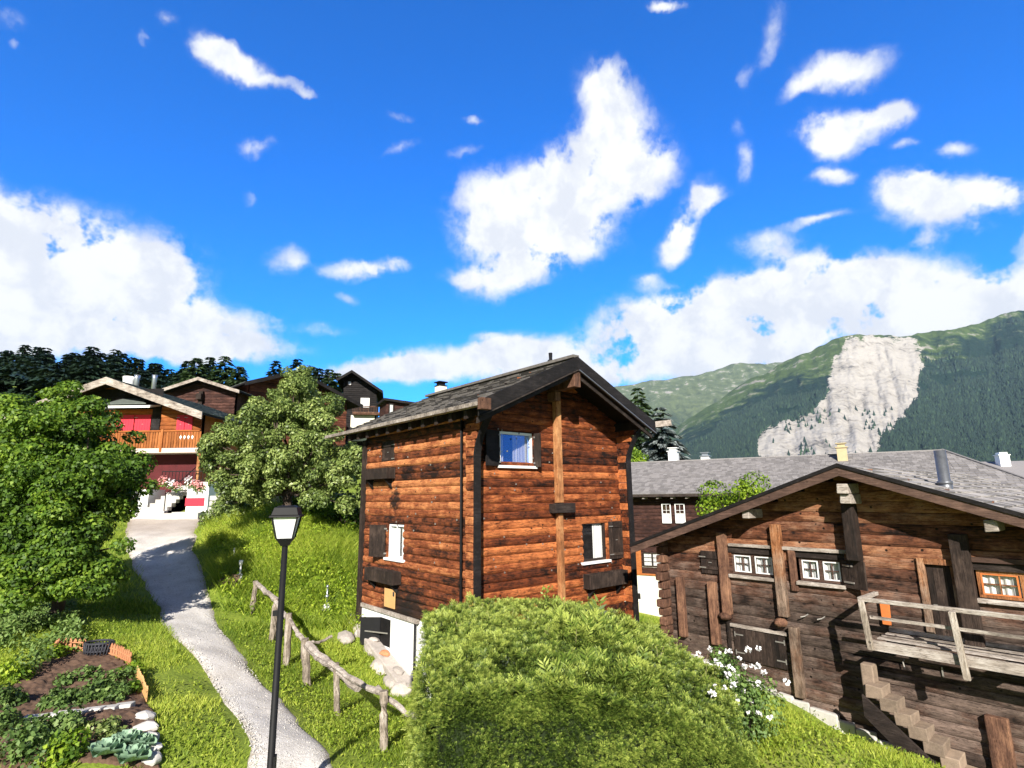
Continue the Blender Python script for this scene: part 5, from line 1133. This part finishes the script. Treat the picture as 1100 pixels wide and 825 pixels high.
# stones beside the base of the middle house
srnd = [((378, 668), 17.3, .5, 'flat pale stone slab leaning at the far corner of the white house base', (.55, .35, .10)), ((386, 684), 16.7, .3, 'pale angular stone just below the slab at the white house base', (.30, .25, .16)), ((372, 690), 16.2, .3, 'low grey stone lying left of the rubble by the fence', (.38, .25, .13)),
        ((399, 705), 15.9, .3, 'upper stone of the rubble edge along the white house base', (.34, .26, .16)), ((410, 722), 15.3, .3, 'middle stone of the rubble edge along the white house base', (.36, .28, .17)), ((423, 737), 14.8, .3, 'lower stone of the rubble edge along the white house base', (.34, .3, .18)), ((430, 750), 14.3, .3, 'lowest rubble stone touching the hedge', (.30, .26, .2))]
for (px, py), Y, r, lb, rad in srnd:
    p = at(px, py, Y); mb = MB(); mb.stone((0, 0, 0), rad, n=7); o = mb.build('stone', M['stone'], None, False, .03); o.location = (p[0], p[1], tz1(p[0], p[1])+rad[2]*.35); o.rotation_euler = (R_(8), R_(12), R_(-50)); tag(o, lb, 'stone')
a, b = at(392, 683, 16.6), at(440, 745, 14.4); mb = MB(); c = (a+b)/2; a[2] = tz1(a[0], a[1])+.17; b[2] = tz1(b[0], b[1])+.12
mb.beam(tuple(a-c), tuple(b-c), .50, .16, tw=.42); o = mb.build('kerb_slab', M['stone'], None, bevel=.03, loc=tuple(c)); tag(o, 'long weathered stone slab sloping along the foot of the white house base', 'stone slab')
for i, (t_, lb) in enumerate(((.25, 'small broken stone on the upper part of the long slab'), (.5, 'rusty brown stone flake on the middle of the long slab'), (.78, 'broken grey stone at the low end of the long slab'))):
    q = a*(1-t_)+b*t_; mb = MB(); mb.stone((0, 0, 0), (.22, .14, .07), n=7); o = mb.build('stone', M['terracotta'] if i == 1 else M['stone'], None, False, .02, loc=(q[0]-.02, q[1], q[2]+.10)); o.rotation_euler = (0, .2, R_(-50)); tag(o, lb, 'stone')
# whitewashed wall under the apple tree
wa, wb_ = at(226, 548, 24), at(384, 548, 24.5); mb = MB(); d = wb_-wa; L_ = np.linalg.norm(d[:2])
for r_ in range(4):
    x = 0
    while x < L_: w = random.uniform(.35, .7); mb.box(x, x+w-.012, -.2+random.uniform(-.03, .03), .2, -.2+r_*.23, .02+r_*.23+random.uniform(-.02, .015), None, .015); x += w
o = mb.build('dry_stone_wall', M['white_stone'], None, bevel=.02, loc=(wa[0], wa[1], at(260, 549, 24)[2]-.05)); o.rotation_euler = (0, 0, math.atan2(d[1], d[0])); tag(o, 'low whitewashed stone wall under the apple tree beside the terrace', 'stone wall')
# =================================================================== VEGETABLE GARDEN
xs = np.linspace(gpoly[:, 0].min(), gpoly[:, 0].max(), 240); ys = np.linspace(gpoly[:, 1].min(), gpoly[:, 1].max(), 200); GX, GY = np.meshgrid(xs, ys); ins = inpoly(GX, GY, gpoly)
GZ = tz(GX, GY)+np.where(ins, .04+(fbm(GX*5, GY*5, 3)-.5)*.07+(fbm(GX*16, GY*16, 2)-.5)*.06, -.25); I = np.arange(GX.size).reshape(GX.shape); F = np.stack([I[:-1, :-1], I[:-1, 1:], I[1:, 1:], I[1:, :-1]], 2).reshape(-1, 4)
F = F[ins.ravel()[F].any(1)]
tag(npmesh('garden_soil', np.stack([GX, GY, GZ], 2).reshape(-1, 3), F, np.full(GX.size, .5), M['soil'], smooth=True), kind='structure')
def gat(px, py):  # ground point seen at a spot (iterated)
    lo, hi = 6., 30.
    for _ in range(40):
        m_ = (lo+hi)/2; q = at(px, py, m_)
        if q[2] > tz1(q[0], q[1]): lo = m_
        else: hi = m_
    return at(px, py, (lo+hi)/2)
def plant(name, label, px, py, r, n, L, W, mat, group=None, cat='plant', nc=5, flat=.75):
    p = gat(px, py); r *= .95; return shrub(name, label, p[0], p[1], tz1(p[0], p[1])-.02, (r, r, r*flat), int(n*1.15), L*.78, W*.78, mat, cat, group, nc)
rows = [((62, 752), (138, 742), 9, 'leafy green potato plant in the upper garden row', 'potato plants in the upper garden row'), ((48, 762), (128, 752), 8, 'leafy green potato plant in the lower garden row', 'potato plants in the lower garden row')]
for (a, b, n, lb, gr) in rows:
    for i in range(n): t_ = i/(n-1); plant('potato_plant', lb, a[0]+(b[0]-a[0])*t_+rg.normal()*1., a[1]+(b[1]-a[1])*t_+rg.normal()*1.2, .15, 190, .09, .065, M['leaf_garden'], gr)
for (px, py, r, lb, mt) in ((70, 735, .17, 'bushy bean plant at the top left of the soil bed', 'leaf_garden'), (92, 732, .20, 'bushy bean plant beside the dark basket', 'leaf_garden'), (112, 738, .19, 'green plant in the upper middle of the bed', 'leaf_garden'), (127, 732, .20, 'tall green plant beside the picket edging', 'leaf_garden'), (140, 726, .18, 'light green plant against the bend of the picket edging', 'leaf_bright'), (138, 746, .17, 'dark parsley plant near the right end of the bed', 'leaf_tree'),
                        (66, 706, .22, 'light green leafy plant inside the upper left edging corner', 'leaf_bright'), (18, 753, .13, 'yellow green lettuce plant at the left side of the bed', 'leaf_bright'), (8, 762, .24, 'dark leafy bush at the left border of the bed', 'leaf_garden'), (3, 785, .24, 'leafy plant at the left picture edge', 'leaf_garden'), (10, 735, .32, 'feathery bright green dill patch at the left edge', 'leaf_bright'), (30, 722, .34, 'green bush left of the soil bed', 'leaf_garden'),
                        (34, 800, .34, 'broad light green plant in the lower left bed', 'leaf_garden'), (55, 790, .28, 'green plant under the white stone border', 'leaf_garden'), (75, 790, .22, 'low green plant under the middle of the stone border', 'leaf_garden'), (82, 812, .26, 'tall pale green plant in the lower middle bed', 'leaf_bright'), (22, 822, .3, 'leafy plant at the bottom left corner', 'leaf_garden'), (112, 785, .2, 'greyish sage plant below the stone border', 'leaf_apple'), (120, 796, .18, 'small greyish sage plant nearer to the cabbages', 'leaf_apple'), (60, 818, .22, 'green plant at the bottom edge left of the pale plant', 'leaf_tree')):
    plant('garden_plant', lb, px, py, r, 420 if r > .2 else 260, .085, .06, M[mt], None, 'plant', 7)
def cabbage(px, py, r, lb):
    p = gat(px, py); e = empty('cabbage', (p[0], p[1], tz1(p[0], p[1])), 0, lb, 'cabbage', 'cabbages at the bottom of the garden'); V = []; F = []
    for k in range(16):
        th = k*2.4; el = .15+.06*k; d = np.array([math.cos(th)*math.cos(el), math.sin(th)*math.cos(el), math.sin(el)]); s = np.array([-math.sin(th), math.cos(th), 0]); upv = np.cross(d, s)*-1; L_ = r*(1-.03*k)
        b = len(V)
        for i in range(5):
            for j in range(5): t1 = i/4; t2 = (j-2)/2; w = L_*.48*math.sin(.35+t1*2.4); q = d*L_*t1+s*t2*w+np.array([0, 0, 1.])*(.05*t2*t2+.10*t1*(1-t1)-.02*(j % 2))*1.; V.append(q+np.array([0, 0, .06]))
        F += [(b+i*5+j, b+(i+1)*5+j, b+(i+1)*5+j+1, b+i*5+j+1) for i in range(4) for j in range(4)]
    npmesh('leaves', np.array(V), F, np.clip(.5+rg.normal(0, .1, len(V)), 0, 1), M['leaf_cabbage'], e, True)
for px, py, r, lb in ((112, 816, .24, 'big blue green cabbage left of the pair at the bottom edge'), (134, 806, .24, 'big blue green cabbage in the middle of the cabbages'), (140, 823, .24, 'blue green cabbage cut by the bottom edge'), (151, 808, .19, 'smaller cabbage nearest the white stone border')): cabbage(px, py, r, lb)
# picket edging pieces
def picket(name, pts, label, h=.26, mat='terracotta'):
    q0 = gat(*pts[0]); mb = MB(); e = empty(name, (q0[0], q0[1], q0[2]), 0, label, 'garden edging')
    P = [gat(*p_) for p_ in pts]; k = 0; railm = MB()
    for a, b in zip(P[:-1], P[1:]):
        L_ = np.linalg.norm((b-a)[:2]); n = max(2, int(L_/.075)); d = (b-a)/L_
        for i in range(n):
            c = a+(b-a)*(i+.5)/n-q0; z0 = tz1(c[0]+q0[0], c[1]+q0[1])-q0[2]; s = d[:2]*.027; nn = np.array([-d[1], d[0]])*.009
            hh = h*random.uniform(.93, 1.05); mb.add([(c[0]+sx*s[0]+sy*nn[0], c[1]+sx*s[1]+sy*nn[1], z) for z in (z0-.05, z0+hh*.82) for sx, sy in ((-1, -1), (1, -1), (1, 1), (-1, 1))]+[(c[0]+sy*nn[0], c[1]+sy*nn[1], z0+hh) for sy in (-1, 1)], [(3, 2, 1, 0), (0, 1, 5, 4), (1, 2, 6, 5), (2, 3, 7, 6), (3, 0, 4, 7), (4, 5, 8), (6, 7, 9), (5, 6, 9, 8), (7, 4, 8, 9)])
        for zz in (.07, .17): railm.beam(tuple(a-q0+np.array([0, 0, zz])-np.array([-d[1], d[0], 0])*.016), tuple(b-q0+np.array([0, 0, zz])-np.array([-d[1], d[0], 0])*.016), .012, .022)
    mb.build('pickets', M[mat], e, loc=(0, 0, 0)); railm.build('rails', M[mat], e, loc=(0, 0, 0))
picket('picket_edging', ((57, 706), (62, 700), (92, 700)), 'orange picket edging at the upper left of the vegetable bed')
picket('picket_edging', ((112, 704), (126, 708), (140, 716)), 'orange picket edging right of the dark basket')
picket('picket_edging', ((146, 729), (157, 755)), 'orange board like edging at the right end of the bed', .24, 'sign_wood')
p = gat(105, 704); mb = MB(); n = 14
for i in range(26): th = 2*math.pi*i/26; mb.beam((.24*math.cos(th), .17*math.sin(th), 0), (.27*math.cos(th+.12), .19*math.sin(th+.12), .26), .022, .02, up=(0, 1, 0))
mb.tube([(.25*math.cos(t_), .18*math.sin(t_), .26) for t_ in np.linspace(0, 2*math.pi, 20)], .022, 6); mb.tube([(.24*math.cos(t_), .17*math.sin(t_), .12) for t_ in np.linspace(0, 2*math.pi, 20)], .018, 6); mb.stone((0, 0, .12), (.21, .15, .15))
tag(mb.build('garden_basket', M['tarp'], None, True, loc=(p[0], p[1], tz1(p[0], p[1])-.02)), 'dark slatted basket between the two orange picket edgings', 'basket')
# white stone borders
stones = [((36+i*16, 775-i*2.1), (.22, .075, .05)) for i in range(7)]
names = ['first from the left', 'second from the left', 'third from the left', 'fourth, in the middle', 'third from the right', 'second from the right', 'last before the corner']
for i, ((px, py), r) in enumerate(stones):
    p = gat(px, py); mb = MB(); mb.box(-r[0]*.62, r[0]*.62, -r[1], r[1], -.04, r[2], None, .012); o = mb.build('border_stone', M['white_stone'], None, bevel=.015, loc=(p[0], p[1], tz1(p[0], p[1])+.03)); o.rotation_euler = (0, R_(-3), R_(6)); tag(o, 'white stone in the border across the bed, '+names[i], 'border stone', 'white stones edging the garden bed')
names = ['nearest the corner', 'second below the corner', 'third below the corner', 'fourth below the corner', 'lowest one at the picture edge']
for i in range(5):
    p = gat(155+i*1.6, 773+i*11.5); mb = MB(); mb.stone((0, 0, 0), (.19, .13, .09), n=7); o = mb.build('border_stone', M['white_stone'], None, bevel=.02, loc=(p[0], p[1], tz1(p[0], p[1])+.03)); tag(o, 'rounded white stone of the right border, '+names[i], 'border stone', 'white stones edging the garden bed')
n = 7000; y = rg.uniform(7.5, 20, n)**1.; k = rg.random(n) < (9/y)**1.2; y = y[k]; n = len(y); xl = np.interp(y, PL[:, 1], PL[:, 0]); xr = np.interp(y, PR[:, 1], PR[:, 0]); e_ = rg.random(n); e_ = .10+.80*np.where(rg.random(n) < .5, e_, np.where(e_ < .5, e_*.4, 1-(1-e_)*.4)); x = xl+(xr-xl)*e_
sz_ = rg.uniform(.004, .011, n)*np.where(rg.random(n) < .03, 1.8, 1); z = tz(x, y)+.045-.075*np.abs(2*e_-1)**6
base = np.array([[-1,-1,-.3],[1,-1,-.3],[1,1,-.3],[-1,1,-.3],[-.6,-.5,.7],[.6,-.6,.6],[.5,.6,.7],[-.6,.5,.6]])
V = (np.stack([x, y, z], 1)[:, None]+(base[None]+rg.normal(0, .22, (n, 8, 3)))*sz_[:, None, None]).reshape(-1, 3); Fb = np.array([[4,5,6,7],[0,1,5,4],[1,2,6,5],[2,3,7,6],[3,0,4,7]]); F = (Fb[None]+np.arange(n)[:, None, None]*8).reshape(-1, 4)
tag(npmesh('loose_gravel', V, F, np.repeat(rg.random(n), 8), plain('gravel_stones', (.50,.475,.44), .9, 30, .3, .2, vamt=.7)), 'loose grey gravel scattered over the path', 'gravel', kind='stuff')
print('garden')
# =================================================================== MOUNTAINS
scar = [(905,362),(930,361),(962,362),(986,364),(992,385),(988,408),(984,430),(965,455),(948,472),(940,500),(905,505),(850,505),(812,498),(814,470),(838,456),(868,444),(884,430),(896,418),(886,402),(893,392),(906,378)]
def mountain(name, label, ridge, y0px, D0, D1, n, m_, amp, seed, matfn):
    px = np.linspace(ridge[0][0], ridge[-1][0], n); ry = np.interp(px, [r[0] for r in ridge], [r[1] for r in ridge])+(fbm(px*.06+seed, px*0+2, 4)-.5)*5
    T = np.linspace(0, 1, m_); PX, TT = np.meshgrid(px, T); RY = np.broadcast_to(ry, PX.shape); PY = y0px+(RY-y0px)*TT
    g = fbm(PX*.030+seed+TT*1.5, TT*2.2+seed, 5); g2 = np.abs(fbm(PX*.055+seed*2+TT*2, TT*3.5, 4)-.5)*2
    Y = D0+(D1-D0)*TT**1.15+(g-.5)*amp*2.2-(g2)*amp*.8*np.sin(TT*np.pi*.9+.2)
    d = (_F[None, None]+_R[None, None]*((PX-550)/FPX)[..., None]-_U[None, None]*((PY-412.5)/FPX)[..., None]); P = EYE+d*(Y/d[..., 1])[..., None]
    back = P[-1:]+np.array([0, 900, -500]); P = np.concatenate([P, back]); V = P.reshape(-1, 3); I = np.arange(n*(m_+1)).reshape(m_+1, n); F = np.stack([I[:-1, :-1], I[:-1, 1:], I[1:, 1:], I[1:, :-1]], 2).reshape(-1, 4)
    wx = PX+(fbm(PX*.12+4, PY*.12, 4)-.5)*18; wy = PY+(fbm(PX*.12+40, PY*.12+7, 4)-.5)*14; s = sum(inpoly(wx+ddx*7, wy+ddy*7, scar).astype(float) for ddx, ddy in ((0, 0), (1, 0), (-1, 0), (0, 1), (0, -1), (.7, .7), (-.7, .7), (.7, -.7), (-.7, -.7)))/9.; s = np.concatenate([s, s[-1:]*0])
    return P, V, F, PX, PY, TT, s
def mat_mountain(name, forest, meadow, rock, fl, fh):
    m, t = newmat(name); v = t.pos(); n1 = t.noise(v, .0022, 6, .62); n2 = t.noise(v, .010, 6, .65); n3 = t.noise(v, .05, 4, .7)
    at_ = t.n('ShaderNodeAttribute', attribute_name='alt').outputs['Fac']; sc = t.var()
    f = t.math('ADD', at_, t.math('MULTIPLY', t.math('SUBTRACT', n1, .5), .5)); f = t.math('ADD', f, t.math('MULTIPLY', t.math('SUBTRACT', n2, .5), .35))
    fo = t.ramp(n3, [(.3, tuple(a*.6 for a in forest)), (.7, tuple(a*1.5 for a in forest))])
    me_ = t.ramp(n2, [(.3, tuple(a*.6 for a in meadow)), (.5, meadow), (.72, tuple(a*1.4 for a in meadow))])
    c = t.mix(t.mapr(f, fl, fh), fo, me_)
    c = t.mix(t.math('MULTIPLY', t.mapr(n2, .55, .66), t.mapr(f, .72, .95)), c, rock)
    sp = t.scaled(v, (1, 1, .25)); r1 = t.noise(sp, .016, 6, .7, 1.2); r2 = t.noise(v, .004, 5, .6)
    rc = t.ramp(t.math('ADD', t.math('MULTIPLY', r1, .6), t.math('MULTIPLY', r2, .4)), [(.36, (.12,.115,.11)), (.43, (.32,.295,.26)), (.52, (.41,.385,.35))])
    c = t.mix(t.mapr(t.math('ADD', sc, t.math('ADD', t.math('MULTIPLY', t.math('SUBTRACT', n3, .5), 1.2), t.math('MULTIPLY', t.math('SUBTRACT', n2, .5), 1.2))), .42, .62), c, rc)
    h = t.math('ADD', t.math('MULTIPLY', n2, 1.), t.math('MULTIPLY', n3, .35)); finish(t, c, .95, h, 1., 28., spec=.05); return m
def emit_mountain(name, P, V, F, alt, s, mat):
    o = npmesh(name, V, F, s.ravel(), mat, smooth=True); a = o.data.attributes.new('alt', 'FLOAT', 'POINT'); a.data.foreach_set('value', alt.ravel().astype(np.float32)); return tag(o, kind='structure')
def pad(a): return np.concatenate([a, a[-1:]])
# far pale ridge
ridge = [(560,425),(620,420),(668,415),(690,410),(712,409),(740,404),(765,399),(776,395),(788,390),(797,388),(808,390),(820,391),(845,388),(880,380),(920,372)]
P, V, F, PX, PY, TT, s = mountain('far', '', ridge, 520, 4200, 6800, 260, 120, 260, 3.1, None)
emit_mountain('far_mountain', P, V, F, pad(TT), s*0, mat_mountain('far_slopes', (.016,.034,.022), (.10,.125,.055), (.32,.30,.27), .42, .70))
# main mountain with the landslide
ridge = [(600,505),(690,478),(736,452),(764,434),(792,415),(812,405),(836,393),(862,381),(884,371),(895,364),(905,361),(935,360),(962,361),(990,358),(1012,355),(1035,351),(1052,347),(1066,342),(1080,337),(1100,333),(1140,322),(1220,300),(1400,285)]
P2, V2, F2, PX2, PY2, TT2, s2 = mountain('main', '', ridge, 545, 1500, 3900, 620, 230, 130, 7.7, None)
low = np.interp(PX2, [600, 740, 840, 900, 1000, 1060, 1100, 1400], [.0, .0, -.02, .02, -.05, -.12, -.16, -.2])
alt2 = TT2+low-.03
emit_mountain('mountain', P2, V2, F2, pad(alt2), s2, mat_mountain('mountain_slopes', (.014,.030,.020), (.070,.105,.030), (.26,.24,.22), .74, .86))
# forest: one mass of small cones standing on the slopes
def forest(name, label, P, PX, PY, alt, s, n, H, pxr, lim, thr):
    i = rg.integers(0, P.shape[0]-2, n); j = rg.integers(0, P.shape[1]-1, n); u = rg.random(n)[:, None]; w = rg.random(n)[:, None]
    c = P[i, j]*(1-u)*(1-w)+P[i, j+1]*u*(1-w)+P[i+1, j]*(1-u)*w+P[i+1, j+1]*u*w
    a = alt[np.minimum(i, alt.shape[0]-1), j]; px, py = PX[np.minimum(i, PX.shape[0]-1), j], PY[np.minimum(i, PX.shape[0]-1), j]
    clear = fbm(c[:, 0]*.004, c[:, 1]*.003+c[:, 2]*.004, 4); keep = (a+(clear-.5)*.55 < lim) & (clear > thr) & (px > pxr[0]) & (px < pxr[1]) & (py < 520)
    sv = s[np.minimum(i, s.shape[0]-1), j] > .5; keep &= (~sv | (rg.random(n) < .045*(py > 440)*(fbm(px*.09, py*.12, 3) > .55))); 
    keep &= ~((np.abs(py-404+(px-1030)*.07) < 3.5) & (px > 1005) & (px < 1062)) & ~((np.abs(py-437+(px-790)*.06) < 3) & (px > 765) & (px < 806))
    c = c[keep]; n = len(c); h = H*rg.uniform(.6, 1.25, n); r = h*rg.uniform(.24, .36, n); k = 5; th = np.arange(k)*2*np.pi/k
    ring = np.stack([c[:, None, 0]+r[:, None]*np.cos(th), c[:, None, 1]+r[:, None]*np.sin(th), np.broadcast_to(c[:, None, 2]-h[:, None]*.15, (n, k))], 2)
    V = np.concatenate([ring, (c+np.stack([0*h, 0*h, h], 1))[:, None]], 1).reshape(-1, 3); b = np.arange(n)[:, None, None]*(k+1)
    F = (np.stack([np.arange(k), (np.arange(k)+1) % k, np.full(k, k)], 1)[None]+b).reshape(-1, 3)
    return tag(npmesh(name, V, F, np.repeat(np.clip(rg.normal(.45, .25, n), 0, 1), k+1), M['conifer_far']), label, 'forest', kind='stuff')
M['conifer_far'] = leafmat('distant_conifers', (.008,.020,.014), (.018,.042,.026), (.040,.075,.034), 0., .9)
forest('mountain_forest', 'dense dark conifer forest covering the mountain slopes around the landslide', P2, PX2, PY2, alt2, s2, 150000, 21, (640, 1200), .68, .27)
forest('far_forest', 'hazy conifer woods low on the distant ridge', P, PX, PY, TT, s*0, 30000, 26, (640, 900), .40, .3)
# air
mb = MB(); mb.box(-8000, 8000, -5000, 11000, -430, 1560)
m, t = newmat('haze'); pv = t.n('ShaderNodeVolumePrincipled'); pv.inputs['Color'].default_value = (.42, .62, .88, 1); pv.inputs['Density'].default_value = 3.4e-5; pv.inputs['Anisotropy'].default_value = 0.
o = t.n('ShaderNodeOutputMaterial'); t.l(pv.outputs[0], o.inputs['Volume']); hz_ = mb.build('haze', m); tag(hz_, 'thin pale blue air haze filling the valley', 'haze', kind='stuff')
print('mountains')
# =================================================================== WORLD, SUN, CAMERA
SUN_EL, SUN_AZ = 29., 4.        # light travels towards +Y, slightly to the right
w = bpy.data.worlds.new('World'); scene.world = w; w.use_nodes = True; t = NT(w.node_tree)
skyn = t.n('ShaderNodeTexSky'); skyn.sky_type = 'NISHITA'; skyn.sun_disc = False; skyn.sun_elevation = R_(SUN_EL); skyn.sun_rotation = R_(180+SUN_AZ); skyn.altitude = 1300; skyn.air_density = 1.; skyn.dust_density = .2; skyn.ozone_density = 3.
hs = t.n('ShaderNodeHueSaturation'); hs.inputs['Saturation'].default_value = 1.1; hs.inputs['Value'].default_value = 1.; t.l(skyn.outputs[0], hs.inputs['Color'])
skyc0 = t.mix(1., hs.outputs[0], (.08, 1.48, 2.95), 'MULTIPLY')
tc = t.n('ShaderNodeTexCoord').outputs['Generated']; sp = t.n('ShaderNodeSeparateXYZ'); t.l(tc, sp.inputs[0])
az = t.math('MULTIPLY', t.math('ARCTAN2', sp.outputs[0], sp.outputs[1]), 57.2958); hyp = t.math('SQRT', t.math('ADD', t.math('MULTIPLY', sp.outputs[0], sp.outputs[0]), t.math('MULTIPLY', sp.outputs[1], sp.outputs[1])))
el = t.math('MULTIPLY', t.math('ARCTAN2', sp.outputs[2], hyp), 57.2958)
zen = t.math('MULTIPLY', t.mapr(el, 44., 78., 1., .42), t.mapr(t.math('ABSOLUTE', az), 60., 120., 1., .55))  # sky dimmed overhead and behind the camera to deepen the shadows
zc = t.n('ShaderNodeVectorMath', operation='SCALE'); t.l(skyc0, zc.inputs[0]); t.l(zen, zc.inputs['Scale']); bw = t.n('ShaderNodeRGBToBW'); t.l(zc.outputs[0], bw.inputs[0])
wh = t.math('MAXIMUM', t.mapr(el, 48., 80., 0., .8), t.mapr(t.math('ABSOLUTE', az), 62., 110., 0., .8)); skyc = t.mix(wh, zc.outputs[0], bw.outputs[0])  # same unseen sky greyed so that shadows turn out less blue
cb = t.n('ShaderNodeCombineXYZ'); t.l(az, cb.inputs[0]); t.l(el, cb.inputs[1]); uv = cb.outputs[0]
wn = t.noise(uv, .16, 5, .6, col=True); off = t.n('ShaderNodeVectorMath', operation='SUBTRACT'); t.l(wn, off.inputs[0]); off.inputs[1].default_value = (.5, .5, .5)
of2 = t.n('ShaderNodeVectorMath', operation='SCALE'); t.l(off.outputs[0], of2.inputs[0]); of2.inputs['Scale'].default_value = 3.4
av = t.n('ShaderNodeVectorMath', operation='ADD'); t.l(uv, av.inputs[0]); t.l(of2.outputs[0], av.inputs[1]); uvw = av.outputs[0]
blobs = [(60,285,190,70,0,1.1),(0,245,120,50,0,1.),(130,300,110,55,0,1.),(205,352,120,34,0,1.),(100,345,170,48,0,1.),(20,345,120,70,0,1.),(240,376,110,18,0,.9),
 (252,68,48,24,20,.95),(232,58,26,16,0,.6),(300,92,34,9,10,.5),(328,100,16,8,0,.35),(276,160,24,14,-10,.62),(153,38,13,15,0,.5),(182,20,18,12,0,.45),(268,212,12,10,20,.4),(10,25,24,14,0,.35),(10,48,12,8,0,.35),
 (310,278,26,20,10,.62),(412,287,40,11,-8,.85),(368,292,34,15,0,.62),(372,323,16,9,0,.42),(428,160,30,8,-20,.33),(500,162,24,8,-10,.4),(505,127,14,7,0,.45),(430,126,18,7,0,.35),
 (610,215,118,62,-28,1.15),(655,125,50,56,-50,1.),(690,185,52,34,0,.9),(540,215,72,46,-8,1.),(575,258,96,34,0,1.),(545,300,60,22,-8,.9),(500,296,30,14,0,.6),(640,85,34,36,0,.5),
 (740,232,52,22,-55,.8),(724,262,34,22,-40,.8),(765,210,26,14,-20,.6),(800,172,12,26,0,.45),(828,40,18,50,15,.42),(800,85,12,16,0,.35),(716,3,26,8,0,.9),(795,135,10,16,0,.3),
 (905,75,56,26,-5,.95),(858,95,24,14,-30,.6),(905,135,72,26,-8,1.),(960,120,30,20,0,.7),(893,160,34,20,0,.9),(893,192,30,12,0,.85),(1010,220,88,32,0,1.1),(968,200,38,24,0,1.),(1075,208,44,20,0,.9),(1022,166,30,14,-5,.65),(975,155,22,8,0,.5),
 (880,238,40,8,-8,.62),(825,262,46,20,-5,.62),(850,278,50,14,0,.55),(1000,258,24,12,0,.6),(1050,248,24,10,0,.55),
 (870,345,250,52,0,1.25),(705,358,95,38,0,1.1),(790,325,100,28,0,1.),(880,305,120,26,0,.9),(950,305,130,40,0,1.1),(1075,335,120,44,0,1.1),(760,385,180,40,0,1.),(690,300,20,14,0,.5),
 (505,388,120,24,-4,.95),(430,395,60,20,0,.8),(565,378,60,26,0,.9),(600,400,90,24,0,1.),(520,360,18,7,0,.45),(350,352,40,8,0,.35),(360,400,80,16,0,.5),(1160,260,80,60,0,.9),(-70,200,80,60,0,.9)]
den = None
for (bx_, by_, rx_, ry_, rot, st) in blobs:
    a0, e0 = azel(bx_, by_); a1, e1 = azel(bx_+10, by_); a2, e2 = azel(bx_, by_-10)
    # image axes expressed in sky degrees (local scale and tilt)
    sx = math.hypot(a1-a0, e1-e0)/10; sy = math.hypot(a2-a0, e2-e0)/10; tilt = math.atan2(e1-e0, a1-a0)
    mp = t.n('ShaderNodeMapping', vector_type='TEXTURE'); t.l(uvw, mp.inputs[0]); mp.inputs['Location'].default_value = (a0, e0, 0); mp.inputs['Rotation'].default_value = (0, 0, tilt-R_(rot)); mp.inputs['Scale'].default_value = (rx_*sx*1.28, ry_*sy*1.28, 1)
    ln = t.n('ShaderNodeVectorMath', operation='LENGTH'); t.l(mp.outputs[0], ln.inputs[0])
    v_ = t.math('MULTIPLY', t.mapr(ln.outputs['Value'], 0., 1., 1., 0.), st)
    den = v_ if den is None else t.math('MAXIMUM', den, v_) if len(blobs) < 0 else t.math('ADD', den, v_)
den = t.math('MINIMUM', t.math('MULTIPLY', den, 1.35), 1.15)
# clouds over the rest of the sky
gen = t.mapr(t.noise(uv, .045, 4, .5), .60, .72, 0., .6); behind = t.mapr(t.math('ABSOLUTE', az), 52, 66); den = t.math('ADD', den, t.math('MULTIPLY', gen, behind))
n5 = t.noise(uvw, .26, 6, .56); n6 = t.noise(uvw, 1.1, 6, .65)
fz = t.math('ADD', t.math('MULTIPLY', t.math('SUBTRACT', n5, .5), .95), t.math('MULTIPLY', t.math('SUBTRACT', n6, .5), .22))
dn_ = t.math('ADD', den, t.math('MULTIPLY', fz, t.mapr(den, 0., .25, 0., 1.)))
cm = t.math('MAXIMUM', t.mapr(dn_, .12, 1.02, 0., 1.), t.math('MULTIPLY', t.mapr(den, .04, .7, 0., .42), t.mapr(n6, .38, .62, .35, 1.)))
tex = t.noise(uvw, .22, 6, .6); shade = t.mapr(tex, .38, .58, 0., 1.)
cc = t.mix(shade, (7.7, 8.0, 8.7), (9.6, 9.7, 9.8))
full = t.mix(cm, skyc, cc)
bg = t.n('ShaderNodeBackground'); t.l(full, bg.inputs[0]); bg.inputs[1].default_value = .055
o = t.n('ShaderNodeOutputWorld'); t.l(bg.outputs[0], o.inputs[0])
w.cycles.sampling_method = 'MANUAL'; w.cycles.sample_map_resolution = 512
sd = bpy.data.lights.new('sun', 'SUN'); sd.energy = 5.; sd.angle = R_(.53); sd.color = (1., .94, .85); so = bpy.data.objects.new('sun', sd); col.objects.link(so)
dirv = Vector((math.sin(R_(SUN_AZ))*math.cos(R_(SUN_EL)), math.cos(R_(SUN_AZ))*math.cos(R_(SUN_EL)), -math.sin(R_(SUN_EL)))); so.rotation_euler = dirv.to_track_quat('-Z', 'Y').to_euler(); so.location = (0, -5, 20)
cd = bpy.data.cameras.new('camera'); co = bpy.data.objects.new('camera', cd); col.objects.link(co); scene.camera = co
cd.sensor_fit = 'HORIZONTAL'; cd.sensor_width = 36; cd.lens = 36*FPX/1100; cd.clip_start = .1; cd.clip_end = 30000
Mx = Matrix([[_R[0], _U[0], -_F[0], EYE[0]], [_R[1], _U[1], -_F[1], EYE[1]], [_R[2], _U[2], -_F[2], EYE[2]], [0, 0, 0, 1]]); co.matrix_world = Mx
scene.view_settings.view_transform = 'Standard'; scene.view_settings.look = 'None'; scene.view_settings.gamma = 1; scene.view_settings.exposure = 1.05
scene.render.engine = 'CYCLES'; scene.cycles.max_bounces = 6; scene.cycles.diffuse_bounces = 3; scene.cycles.volume_bounces = 0; scene.cycles.transparent_max_bounces = 12
print('done', len(bpy.data.objects))
